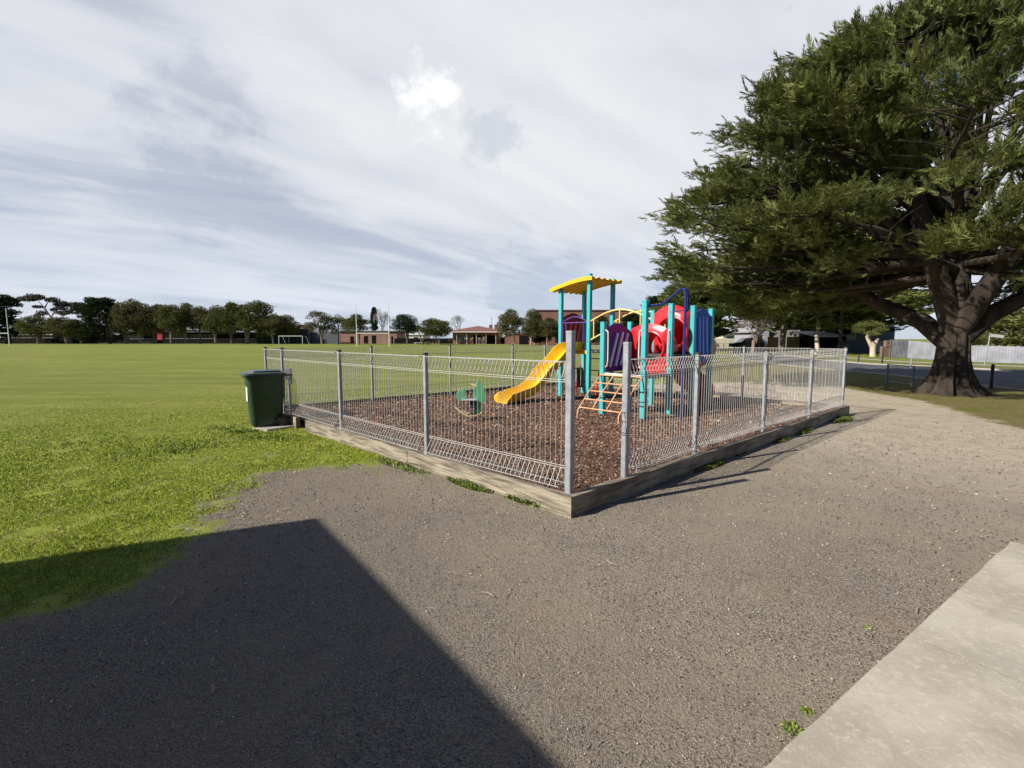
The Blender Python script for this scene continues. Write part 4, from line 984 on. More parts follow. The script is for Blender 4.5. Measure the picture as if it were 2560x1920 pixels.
row = [  # label, trunk u, crown l, r, top, bottom, proto, material
 ('small round olive tree left of the red gable', 94, 50, 128, 789, 838, 'bushy', 0, leaf_green, bark_grey, 2),
 ('small round tree right of the red gable', 165, 120, 190, 792, 838, 'bushy', 1, leaf_olive, bark_pale, 2),
 ('small pale-based tree just left of the dark spiky cypress', 202, 160, 216, 800, 836, 'bushy', 2, leaf_green, bark_pale, 2),
 ('low branching tree under the left skirt of the spiky cypress', 240, 200, 262, 805, 842, 'bushy', 3, leaf_olive, bark_pale, 3),
 ('dark spiky-topped cypress, tallest in the left part of the tree row', 275, 192, 312, 740, 852, 'cypress', 1, leaf_dark, bark_grey, 2),
 ('bushy tree touching the right side of the spiky cypress', 314, 286, 365, 746, 838, 'bushy', 4, leaf_olive, bark_grey, 2),
 ('bushy tree above the white bench in the tree row', 350, 325, 395, 760, 836, 'bushy', 0, leaf_olive, bark_pale, 3),
 ('bushy tree in front of the bright red wall panel', 386, 368, 428, 762, 834, 'bushy', 2, leaf_olive, bark_grey, 2),
 ('bushy tree just right of the red wall panel', 427, 398, 462, 759, 832, 'bushy', 1, leaf_green, bark_grey, 2),
 ('thin-topped tree with a V-shaped trunk, before the grey glazing', 462, 440, 492, 758, 826, 'bushy', 3, leaf_olive, bark_pale, 3),
 ('bushy tree at the right end of the grey glazing', 501, 478, 536, 766, 830, 'bushy', 4, leaf_olive, bark_grey, 2),
 ('tree with a white-marked trunk foot in the middle of the tree row', 538, 512, 572, 764, 834, 'bushy', 0, leaf_green, bark_pale, 2),
 ('bushy tree right of the one with the white-marked foot', 578, 548, 612, 757, 832, 'bushy', 2, leaf_green, bark_grey, 2),
 ('broad rounded tree, highest at the right end of the tree row', 617, 580, 692, 751, 832, 'bushy', 4, leaf_green, bark_pale, 3),
 ('low round tree beside the dark green sports netting', 657, 638, 690, 800, 840, 'bushy', 1, leaf_green, bark_grey, 2),
 ('bushy tree in front of the dark green sports netting', 683, 655, 722, 788, 838, 'bushy', 3, leaf_olive, bark_pale, 2),
 ('pale-trunked tree standing behind the white soccer goal', 722, 690, 748, 788, 838, 'bushy', 0, leaf_olive, bark_pale, 3),
]
for (lab, ut, l, r, vt, vb, k, i, m, bk, st) in row:
    tree(lab, ut, 146 + rng.uniform(-3, 3), l - 11, r + 11, vt - 3, vb + 4, k, i, m, bk, st)
tree('open-crowned tree with sky showing through, right of the soccer goal', 804, 132, 752, 840, 774, 836, 'open', 0, leaf_olive, bark_pale, 3)
tree('smaller open tree beside the left end of the brick building', 846, 134, 815, 874, 784, 838, 'open', 1, leaf_green, bark_grey, 2)
tree('bushy tree directly behind the left upright of the white goal posts', 897, 132, 850, 934, 784, 832, 'bushy', 3, leaf_green, bark_grey, 2)
tree('dark domed tree just right of the white goal posts', 1018, 130, 970, 1056, 782, 834, 'bushy', 1, leaf_dark, bark_grey, 3)
tree('dense low domed tree over the group of children', 1056, 128, 1036, 1140, 793, 846, 'bushy', 4, leaf_green, bark_grey, 2)
tree('bushy grey-green tree left of the big brick hall', 1286, 118, 1236, 1318, 771, 846, 'bushy', 3, leaf_olive, bark_pale, 2)
tree('dense tree in front of the left corner of the big brick hall', 1327, 116, 1296, 1364, 770, 846, 'bushy', 0, leaf_olive, bark_pale, 2)
tree('small pale-trunked tree before the brick hall, left of the play structure', 1368, 114, 1338, 1410, 793, 844, 'bushy', 2, leaf_olive, bark_pale, 2)
tree('dark tree before the brick hall, seen under the yellow bridge rail', 1500, 100, 1472, 1532, 783, 852, 'bushy', 1, leaf_dark, bark_grey, 2)
tree('shaggy conifer before the brick hall, behind the purple panel', 1578, 85, 1536, 1616, 776, 858, 'cypress', 2, leaf_dark, bark_dark, 1, name='cypress_tree', group='tall cypresses beyond the fence')
tree('dark tree low in the shade of the brick hall behind the yellow roof posts', 1430, 112, 1400, 1462, 800, 850, 'bushy', 2, leaf_dark, bark_grey, 2)
# bare winter trees
def bare(label, u, Y, l, r, vt, vb, seed, m=twig_m, dep=5, grp='bare winter trees'):
    base = At(u, HOR, Y); base.z = 0; a, b = At(l, vt, Y), At(r, vb, Y); t = thing('bare_tree', label, 'tree', base, 0, grp, world=False)
    MB().tube([(0, 0, 0), (0, 0, b.z + .3)], [(b.x - a.x) * .035, (b.x - a.x) * .025], 7).build('trunk', m, t)
    c = bare_crown(seed, 12, dep).build('twigs', m, t); c.location = ((a.x + b.x) / 2 - base.x, 0, b.z); c.scale = (b.x - a.x, b.x - a.x, a.z - b.z)
bare('leafless grey tree between the uprights of the white goal posts', 955, 165, 918, 990, 768, 836, 3)
bare('leafless rounded tree behind the red-roofed brick building', 1145, 185, 1116, 1176, 786, 832, 5)
tree('narrow dark conifer top poking up behind the leafless tree', 935, 175, 922, 948, 763, 840, 'cypress', 1, leaf_dark, bark_dark, 1, name='cypress_tree')

# ------------------------------------------------------------------ goals
whitem = mat('white_painted_steel', (0.80, 0.80, 0.78), .4)
def goalposts(label, ul, ur, vb, vt, vbar, Y, grp='white goal posts'):
    L0, R0 = At(ul, HOR, Y), At(ur, HOR, Y); L0.z = R0.z = 0; H_ = At(ul, vt, Y).z; hb_ = At(ul, vbar, Y).z
    t = thing('goal_posts', label, 'goal posts', L0, 0, grp)
    for p in (L0, R0): MB().tube([p, p + UP * H_ * .45, p + UP * H_], [.09, .075, .06], 8).build('upright', whitem, t, smooth=True)
    MB().bar(L0 + UP * hb_, R0 + UP * hb_, .11, .14).build('crossbar', whitem, t)
goalposts('tall white H-shaped goal posts standing in the middle of the field edge', 892, 973, 866, 760, 833, 98)
goalposts('white H-shaped goal posts cut by the left edge of the photo', -62, 22, 861, 770, 833, 98)
def soccer():
    Y = 134; A, B = At(697, HOR, Y), At(756, HOR, Y); A.z = B.z = 0; t = thing('soccer_goal', 'white soccer goal frame in front of the dark netting', 'soccer goal', A); H_ = 2.3
    for p in (A, B): MB().tube([p, p + UP * H_], .07, 8).build('upright', whitem, t)
    MB().tube([A + UP * H_, B + UP * H_], .07, 8).build('crossbar', whitem, t)
    for p, s in ((A, 1), (B, 1)): MB().tube([p + UP * H_, p + Vector((.6, 1.0, H_ - .1)), p + Vector((.9, 2.2, 0))], .04, 6).build('back_stay', whitem, t)
soccer()

# ------------------------------------------------------------------ buildings at the far side of the field
def brickmat(name, c1, c2, mort=(0.3, 0.27, 0.23), sc=1.0):
    m = bpy.data.materials.new(name); m.use_nodes = True; nt = m.node_tree; N = nt.nodes; L = nt.links; b = N['Principled BSDF']
    g = N.new('ShaderNodeNewGeometry'); sp = N.new('ShaderNodeSeparateXYZ'); L.new(g.outputs['Position'], sp.inputs[0]); cb = N.new('ShaderNodeCombineXYZ')
    ad = N.new('ShaderNodeMath'); ad.operation = 'ADD'; L.new(sp.outputs[0], ad.inputs[0]); L.new(sp.outputs[1], ad.inputs[1]); L.new(ad.outputs[0], cb.inputs[0]); L.new(sp.outputs[2], cb.inputs[1])
    br = N.new('ShaderNodeTexBrick'); L.new(cb.outputs[0], br.inputs['Vector']); br.inputs['Scale'].default_value = 4.2 / sc; br.inputs['Color1'].default_value = (*c1, 1); br.inputs['Color2'].default_value = (*c2, 1); br.inputs['Mortar'].default_value = (*mort, 1); br.inputs['Mortar Size'].default_value = .02
    n = N.new('ShaderNodeTexNoise'); n.inputs['Scale'].default_value = .6; n.inputs['Detail'].default_value = 5; L.new(g.outputs['Position'], n.inputs['Vector'])
    x = N.new('ShaderNodeMix'); x.data_type = 'RGBA'; x.blend_type = 'MULTIPLY'; x.inputs[0].default_value = .5; L.new(br.outputs[0], x.inputs[6]); L.new(n.outputs[0], x.inputs[7]); 
    L.new(x.outputs[2], b.inputs['Base Color']); b.inputs['Roughness'].default_value = .9; return m
brick_red = brickmat('red_brick', (0.40, 0.155, 0.10), (0.32, 0.12, 0.08)); brick_pink = brickmat('pinkish_brick', (0.46, 0.23, 0.17), (0.38, 0.18, 0.13)); brick_brown = brickmat('brown_brick', (0.20, 0.13, 0.09), (0.15, 0.10, 0.07)); brick_grey = brickmat('grey_brick', (0.20, 0.19, 0.19), (0.15, 0.145, 0.15))
roof_red = mat('red_tile_roof', (0.17, 0.065, 0.05), .9, (0.22, 0.095, 0.075), 2); roof_white = mat('pale_metal_roof', (0.66, 0.67, 0.66), .5); roof_grey = mat('grey_metal_roof', (0.28, 0.28, 0.29), .6); glassm = mat('window_glass', (0.05, 0.06, 0.07), .15, spec=.8); framem = mat('pale_window_frame', (0.6, 0.6, 0.57), .6); darkw = mat('dark_shaded_cladding', (0.007, 0.007, 0.007), .9, (0.016, 0.014, 0.013), 1, spec=.1); fasc = mat('cream_fascia', (0.62, 0.58, 0.50), .7); redp = mat('bright_red_cladding', (0.36, 0.02, 0.03), .6); green_roof = mat('pale_green_roof', (0.45, 0.50, 0.46), .6)  # darkw is near black: tree shade on far fences and sheds put into its colour
def building(name, label, u0, u1, Y, H_, depth, wall, roof=None, kind='flat', rh=1.2, over=.4, wins=(), doors=(), cat='building', fascia=None, group=None, fh=.3, skew=0.0, posts=0, pm=None):
    """rectangular building whose front runs from column u0 to u1 at depth Y (skew = extra depth at u1)"""
    A, B = At(u0, HOR, Y), At(u1, HOR, Y + skew); A.z = B.z = 0; L_ = (B - A).length; rz = math.atan2(B.y - A.y, B.x - A.x)
    t = thing(name, label, cat, A, rz, group, world=False)
    w = MB(); xs = [0] + sorted([x for q in list(wins) + list(doors) for x in (q[0] * L_, q[1] * L_)]) + [L_]
    # front wall in pieces around the openings
    ops = sorted([(q[0] * L_, q[1] * L_, q[2], q[3]) for q in wins] + [(q[0] * L_, q[1] * L_, 0, q[2]) for q in doors])
    x = 0; T = .22
    def wb(x0, x1, z0, z1):
        if x1 - x0 > .01 and z1 - z0 > .01: w.box(((x0 + x1) / 2, T / 2, (z0 + z1) / 2), (x1 - x0, T, z1 - z0))
    for (a, b, z0, z1) in ops: wb(x, a, 0, H_); wb(a, b, 0, z0); wb(a, b, z1, H_); x = b
    wb(x, L_, 0, H_)
    w.box((T / 2, depth / 2 + T / 2, H_ / 2), (T, depth - T, H_)); w.box((L_ - T / 2, depth / 2 + T / 2, H_ / 2), (T, depth - T, H_)); w.box((L_ / 2, depth - T / 2 + .3, H_ / 2), (L_ - 2 * T, T, H_))
    if kind == 'gable':   # ridge along the depth, gable to the front
        w.prism([(0, H_), (L_, H_), (L_ / 2, H_ + rh)], lambda a, b, k: (a, k + .01, b), T)
    w.build('wall', wall, t)
    for q in wins:
        a, b, z0, z1 = q[0] * L_, q[1] * L_, q[2], q[3]
        f = MB(); f.box(((a + b) / 2, .09, z0 + .03), (b - a, .08, .06)); f.box(((a + b) / 2, .09, z1 - .03), (b - a, .08, .06)); nn = max(1, int((b - a) / 1.3))
        for k in range(nn + 1): f.box((a + .03 + (b - a - .06) * k / nn, .09, (z0 + z1) / 2), (.06, .08, z1 - z0 - .12))
        fo = f.build('window', framem, t); MB().box(((a + b) / 2, .14, (z0 + z1) / 2), (b - a, .02, z1 - z0)).build('pane', glassm, fo)
    for q in doors: MB().box(((q[0] + q[1]) / 2 * L_, .15, q[2] / 2), ((q[1] - q[0]) * L_, .05, q[2])).build('door', q[3] if len(q) > 3 else darkw, t)
    rm = roof or roof_grey; o = over
    if kind == 'flat': MB().box((L_ / 2, depth / 2, H_ + .1), (L_ + 2 * o, depth + 2 * o, .18)).build('roof', rm, t)
    elif kind == 'hip':
        i_ = min(L_, depth) / 2
        MB().add([(-o, -o, H_), (L_ + o, -o, H_), (L_ + o, depth + o, H_), (-o, depth + o, H_), (i_, depth / 2, H_ + rh), (L_ - i_, depth / 2, H_ + rh)], [(0, 1, 5, 4), (1, 2, 5), (2, 3, 4, 5), (3, 0, 4), (3, 2, 1, 0)]).build('roof', rm, t)
    elif kind == 'ridge':   # ridge along the front
        MB().add([(-o, -o, H_), (L_ + o, -o, H_), (L_ + o, depth + o, H_), (-o, depth + o, H_), (-o, depth / 2, H_ + rh), (L_ + o, depth / 2, H_ + rh)], [(0, 1, 5, 4), (1, 2, 5), (2, 3, 4, 5), (3, 0, 4), (3, 2, 1, 0)]).build('roof', rm, t)
    elif kind == 'gable':
        th = .12; r_ = MB()
        for s in (0, 1):
            x0 = -o if s == 0 else L_ + o; z0 = H_ - o * rh / (L_ / 2)
            r_.add([(x0, -o, z0), (L_ / 2, -o, H_ + rh), (L_ / 2, depth + o, H_ + rh), (x0, depth + o, z0), (x0, -o, z0 + th), (L_ / 2, -o, H_ + rh + th), (L_ / 2, depth + o, H_ + rh + th), (x0, depth + o, z0 + th)], [(0, 1, 2, 3), (7, 6, 5, 4), (0, 4, 5, 1), (3, 2, 6, 7), (0, 3, 7, 4), (1, 5, 6, 2)])
        r_.build('roof', rm, t)
    elif kind == 'skillion':
        MB().add([(-o, -o, H_), (L_ + o, -o, H_), (L_ + o, depth + o, H_ + rh), (-o, depth + o, H_ + rh), (-o, -o, H_ + .15), (L_ + o, -o, H_ + .15), (L_ + o, depth + o, H_ + rh + .15), (-o, depth + o, H_ + rh + .15)], [(0, 3, 2, 1), (4, 5, 6, 7), (0, 1, 5, 4), (1, 2, 6, 5), (2, 3, 7, 6), (3, 0, 4, 7)]).build('roof', rm, t)
    if fascia: MB().box((L_ / 2, -o - .03, H_ + .02), (L_ + 2 * o + .04, .05, fh)).build('fascia', fascia, t)
    if posts:
        for k in range(posts): MB().box((L_ * (k + .5) / posts, -o * .8, H_ / 2 - .05), (.12, .12, H_ - .1)).build('verandah_post', pm or framem, t)
    return t
FG = 'low buildings beyond the playing field'
building('school_building', 'low brown brick building behind the small round trees at far left', 2, 132, 166, 3.0, 12, brick_brown, darkw, 'flat', wins=((.25, .40, 1, 2.1), (.62, .70, 1, 2.2)), doors=((.74, .79, 2.2),), fascia=fasc, group=FG)
building('red_gabled_hall', 'dark red gabled upper storey with a cream end behind the small trees', 88, 122, 182, 6.4, 10, mat('red_render', (0.22, 0.05, 0.045), .8), roof_white, 'skillion', rh=.4, fascia=fasc, group=FG)
building('school_building', 'dark shed-like building with small grey windows left of the white bench', 134, 300, 168, 2.9, 12, darkw, roof_grey, 'skillion', rh=.8, wins=((.1, .16, 1.1, 2.3), (.35, .46, 1.1, 2.4), (.7, .88, 1.2, 2.4)), group=FG)
building('school_building', 'long dark building with a strip of grey glazing right of the red panel', 306, 640, 168, 3.7, 14, darkw, darkw, 'flat', wins=((.02, .16, 1.5, 3.1), (.32, .50, 1.6, 3.0), (.51, .68, 1.6, 3.0)), over=1.2, group=FG)
building('clubhouse', 'pale-roofed building rising above the dark glazed one', 415, 535, 186, 4.9, 12, fasc, roof_white, 'hip', rh=1.0, group=FG)
building('red_wall_panel', 'bright red narrow wall block standing in the tree row', 393, 405, 160, 4.7, .8, redp, darkw, 'flat', over=.02, cat='building', group=FG)
building('house', 'house with only its red gable showing above the sports netting', 738, 762, 190, 5.4, 9, brick_red, roof_red, 'gable', rh=1.6, group=FG)
building('brick_changing_rooms', 'pinkish brick building with dark doorways behind the white goal posts', 850, 992, 152, 3.9, 12, brick_pink, roof_grey, 'flat', over=.5, doors=((.18, .25, 2.3), (.42, .50, 2.4), (.56, .64, 2.6), (.9, .94, 2.3)), group=FG)
building('house', 'pale green-roofed house behind the dark domed tree', 984, 1062, 178, 3.0, 12, fasc, green_roof, 'hip', rh=2.0, wins=((.3, .5, 1, 2.2), (.65, .8, 1, 2.2)), group=FG)
bb = building('brick_pavilion', 'red brick pavilion with a low gabled roof behind the group of children', 1132, 1252, 142, 3.5, 14, brick_red, roof_red, 'hip', rh=2.0, over=2.6, wins=((.06, .32, 1, 2.8),), doors=((.42, .60, 2.6), (.64, .88, 2.6)), fascia=fasc, group=FG, posts=5)
for x in (11.0, 12.6): MB().box((x, 5, 5.0), (1.0, 1.0, 1.6)).build('chimney', brick_brown, bb)
MB().tube([(11.2, 6.0, 4.0), (11.2, 6.0, 8.2)], .06, 6).build('aerial_mast', blackt, bb)
building('brick_wing', 'low red brick wing with a dark doorway left of the big hall', 1262, 1342, 134, 2.9, 10, brick_red, roof_grey, 'flat', over=.3, doors=((.45, .75, 2.4),), group=FG)
building('brick_hall', 'large windowless red brick hall behind the play structure', 1338, 1612, 126, 8.9, 22, brick_red, roof_grey, 'ridge', rh=.9, over=.15, fascia=mat('dark_red_fascia', (0.16, 0.05, 0.045), .7), group=FG, fh=.22)

# dark netting enclosure, fences and bench at the far side
shade_m = mat('dark_green_netting', (0.022, 0.030, 0.028), .9, (0.034, 0.042, 0.040), 2)
def slatfence(name, label, u0, u1, Y, H_, m, skew=0., n=None, cat='fence', group=None, th=.05, ribs=0, H2=None, pm=None, rail=False):
    A, B = At(u0, HOR, Y), At(u1, HOR, Y + skew); A.z = B.z = 0; L_ = (B - A).length; rz = math.atan2(B.y - A.y, B.x - A.x); H2 = H2 or H_
    t = thing(name, label, cat, A, rz, group, world=False); mb = MB()
    if ribs:        # corrugated / paling profile
        k = int(L_ / ribs); prof = []
        for i in range(k * 2 + 1):
            x = L_ * i / (k * 2); prof.append((x, .02 if i % 2 else -.02))
        for (x, y), (x2, y2) in zip(prof[:-1], prof[1:]):
            h1 = H_ + (H2 - H_) * x / L_; h2 = H_ + (H2 - H_) * x2 / L_
            mb.add([(x, y, .02), (x2, y2, .02), (x2, y2, h2), (x, y, h1), (x, y + .01, .02), (x2, y2 + .01, .02), (x2, y2 + .01, h2), (x, y + .01, h1)], [(0, 1, 2, 3), (7, 6, 5, 4), (3, 2, 6, 7)])
    else: mb.prism([(0, .02), (L_, .02), (L_, H2), (0, H_)], lambda a, b, k_: (a, k_, b), th)
    mb.build('panel', m, t); n = n or max(2, int(L_ / 2.4))
    for i in range(n + 1):
        h = H_ + (H2 - H_) * i / n; MB().box((L_ * i / n, .07, h / 2 + .02), (.09, .06, h + .04)).build('post', pm or m, t)
    if rail: MB().box((L_ / 2, -.01, (H_ + H2) / 2 + .02), (L_, .06, .05)).build('rail', pm or m, t)
    return t
slatfence('sports_netting', 'tall dark green netting enclosure behind the soccer goal', 642, 772, 148, 4.6, shade_m, n=7, pm=mat('net_post', (0.09, 0.11, 0.10), .6), cat='netting')
slatfence('sports_netting', 'grey framed netting bay between the dark netting and the brick building', 774, 850, 150, 3.6, mat('grey_netting', (0.10, 0.11, 0.12), .9), n=4, pm=framem, rail=True, cat='netting')
slatfence('paling_fence', 'dark low paling fence behind the children', 986, 1132, 150, 1.7, darkw, n=12)
slatfence('paling_fence', 'dark paling fence under the trees at the far left', -40, 300, 162, 1.75, darkw, n=20)
slatfence('paling_fence', 'dark hedge-like boundary fence under the long tree row', 300, 642, 160, 1.2, darkw, n=20)
slatfence('paling_fence', 'dark fence between the pavilion and the brick wing', 1246, 1264, 145, 2.0, darkw, n=3)
slatfence('paling_fence', 'long dark boundary fence to the right of the brick hall', 1612, 1790, 120, 1.8, darkw, n=10)
def bench(label, u0, u1, Y, m=whitem):
    A, B = At(u0, HOR, Y), At(u1, HOR, Y); A.z = B.z = 0; t = thing('bench', label, 'bench', A, 0, 'white benches at the edge of the field'); L_ = B.x - A.x
    MB().box((A.x + L_ / 2, A.y, .45), (L_, .35, .08)).build('seat', m, t)
    for x in (.1, .9): MB().box((A.x + L_ * x, A.y, .2), (.1, .3, .41)).build('leg', m, t)
bench('long white bench under the trees in the left half of the tree row', 355, 374, 150); bench('white bench on the field edge just left of the children', 1034, 1080, 136)
MB_y = MB().tube([(0, 0, .0), (0, 0, .1), (0, 0, .75), (0, 0, .85)], [.3, .42, .42, .3], 12); yb = MB_y.build('yellow_drum', mat('yellow_drum', (0.75, 0.42, 0.05), .6), smooth=True); p = At(1070, HOR, 134); yb.location = (p.x, p.y, 0); tag(yb, 'small round yellow drum beside the white bench near the children', 'drum')

# ------------------------------------------------------------------ children on the far side of the field
skin = mat('skin', (0.45, 0.27, 0.19), .6); cloth = [mat('maroon_uniform', (0.10, 0.02, 0.03), .8), mat('navy_uniform', (0.03, 0.035, 0.06), .8), mat('grey_green_top', (0.22, 0.28, 0.26), .8), mat('black_uniform', (0.02, 0.02, 0.022), .8)]
hatm = [mat('white_hat', (0.8, 0.78, 0.72), .8), mat('yellow_hat', (0.75, 0.70, 0.12), .8)]; hairm = mat('brown_hair', (0.05, 0.03, 0.02), .7)
def skinned(name, pts, edges, rad, root=0, sub=1):
    me = bpy.data.meshes.new(name); me.from_pydata(pts, edges, []); o = bpy.data.objects.new(name, me); COL.objects.link(o)
    m = o.modifiers.new('skin', 'SKIN'); sv_ = me.skin_vertices[0].data
    for i, r_ in enumerate(rad): sv_[i].radius = (r_, r_)
    sv_[root].use_root = True; s_ = o.modifiers.new('s', 'SUBSURF'); s_.levels = sub; s_.render_levels = sub
    dg = bpy.context.evaluated_depsgraph_get(); ev = o.evaluated_get(dg); me2 = bpy.data.meshes.new_from_object(ev); bpy.data.objects.remove(o); me2.name = name
    me2.polygons.foreach_set('use_smooth', [True] * len(me2.polygons)); return me2
def pose(k):
    w = [0, .16, -.10][k]; ar = [(.19, .02), (.24, .12), (.12, .20)][k]
    P = [(0, 0, .78), (0, .0, 1.0), (0, 0, 1.16), (0, 0, 1.24), (0, -.01, 1.32), (0, -.02, 1.42)]
    E = [(0, 1), (1, 2), (2, 3), (3, 4), (4, 5)]; Rr = [.11, .10, .10, .045, .075, .07]
    for s in (-1, 1):
        i = len(P); P += [(s * .08, 0, .72), (s * .085, s * w * .6 - .03, .40), (s * .085, s * w, .06), (s * .085, s * w - .10, .03)]; E += [(0, i), (i, i + 1), (i + 1, i + 2), (i + 2, i + 3)]; Rr += [.075, .055, .038, .035]
        i = len(P); P += [(s * .15, 0, 1.14), (s * ar[0], .02, .92), (s * (ar[0] + .02), -ar[1], .74), (s * (ar[0] + .02), -ar[1] - .02, .66)]; E += [(2, i), (i, i + 1), (i + 1, i + 2), (i + 2, i + 3)]; Rr += [.045, .035, .026, .03]
    body = skinned('body', P, E, Rr)
    Pc = [P[0], P[1], P[2]]; Ec = [(0, 1), (1, 2)]; Rc = [.13, .12, .115]
    for b in (6, 14):
        i = len(Pc); Pc += [P[b], P[b + 1]]; Ec += [(0, i), (i, i + 1)]; Rc += [.09, .075]
    for b in (10, 18):
        i = len(Pc); Pc += [P[b], P[b + 1]]; Ec += [(2, i), (i, i + 1)]; Rc += [.06, .05]
    cl = skinned('clothing', Pc, Ec, Rc)
    return body, cl
poses = [pose(k) for k in range(3)]
for b, c in poses: b.materials.append(skin)
clc = {}
hat_me = mesh_only(MB().tube([(0, 0, 1.44), (0, 0, 1.45), (0, 0, 1.452), (0, 0, 1.53), (0, 0, 1.55)], [.17, .165, .105, .09, .04], 14).build('hat', hatm[0], smooth=True)); hat_me2 = hat_me.copy(); hat_me2.materials.clear(); hat_me2.materials.append(hatm[1])
hair_me = mesh_only(MB().tube([(0, .02, 1.30), (0, .02, 1.38), (0, .01, 1.47), (0, 0, 1.50)], [.07, .085, .07, .03], 10).build('hair', hairm, smooth=True))
people = [(1083, 134, 1.15, 0, 3, 0, 'child in dark clothes and white hat left of the group, by the bench'), (1091, 131, 1.08, 1, 0, 0, 'child in maroon with a white hat standing second from the left'), (1097, 130, 1.12, 0, 2, None, 'bare-headed person in a grey-green top near the left of the group'),
 (1110, 133, .95, 2, 3, 0, 'small child with a white hat just right of the grey-green top'), (1118, 132, .98, 0, 1, 0, 'child in navy with a white hat left of the fence post'), (1124, 130, 1.10, 1, 0, None, 'bare-headed child in maroon left of the pavilion'), (1130, 132, .98, 2, 3, 0, 'child in black with a white hat before the left end of the pavilion'),
 (1146, 133, 1.0, 0, 1, 1, 'child in navy with a yellow hat, first in front of the pavilion'), (1149, 131, .9, 1, 3, 0, 'shorter child in black with a white hat before the pavilion window'), (1163, 132, .95, 2, 1, 0, 'child in navy with a white hat in the middle of the pavilion front'),
 (1168, 130, .96, 0, 3, 0, 'child in black with a white hat in the middle of the group'), (1178, 131, .94, 1, 0, 1, 'child in maroon with a yellow hat right of the middle'), (1182, 133, 1.0, 0, 1, 1, 'child in navy with a yellow hat beside the one in maroon'),
 (1196, 131, .97, 2, 3, 1, 'child in black with a yellow hat in the right part of the group'), (1200, 133, 1.0, 1, 1, 1, 'child in navy with a yellow hat third from the right'), (1206, 129, 1.02, 1, 3, None, 'bare-headed child in black second from the right'), (1210, 131, 1.06, 0, 0, 0, 'child in maroon with a white hat at the right end of the group')]
for (u, Y, sc, k, c, h, lab) in people:
    p = At(u, HOR, Y - 5); p.z = 0; t = thing('person', lab, 'person', p, rng.uniform(-1.2, 1.2), 'children gathered in front of the pavilion', world=False); sc *= 1.2; t.scale = (sc, sc, sc)
    link('body', poses[k][0], t)
    if (k, c) not in clc: m_ = poses[k][1].copy(); m_.materials.clear(); m_.materials.append(cloth[c]); clc[k, c] = m_
    link('clothing', clc[k, c], t); link('hair', hair_me, t)
    if h is not None: link('hat', hat_me if h == 0 else hat_me2, t)

# ------------------------------------------------------------------ the big cypress by the road
def spray(g, L_=.5, nleaf=30):
    """one flat feathery branchlet along +X in the XY plane: leaflets either side of a curving axis"""
    V = []; 
    for i in range(nleaf):
        t = (i + .6) / nleaf; s = 1 if i % 2 else -1; p = np.array([t * L_, .0, .10 * L_ * t * t]); ang = s * (.60 - .30 * t) + g.normal() * .12
        d = np.array([math.cos(ang), math.sin(ang), .18 * g.normal() + .15]); l = L_ * (.36 * (1 - .50 * t) + .08) * g.uniform(.8, 1.2); w = l * .14
        sd = np.cross(d, [0, 0, 1.0]); sd /= np.linalg.norm(sd); up = np.array([0, 0, .35 * w * g.normal()])
        V += [p, p + d * l * .5 + sd * w * .5 + up, p + d * l, p + d * l * .5 - sd * w * .5 - up]
    d = np.array([1, 0, .2]); V += [np.array([L_ * .2, 0, 0]), np.array([L_ * .7, .03 * L_, .05]), np.array([L_ * 1.12, 0, .16 * L_]), np.array([L_ * .7, -.03 * L_, .05])]
    return np.array(V)
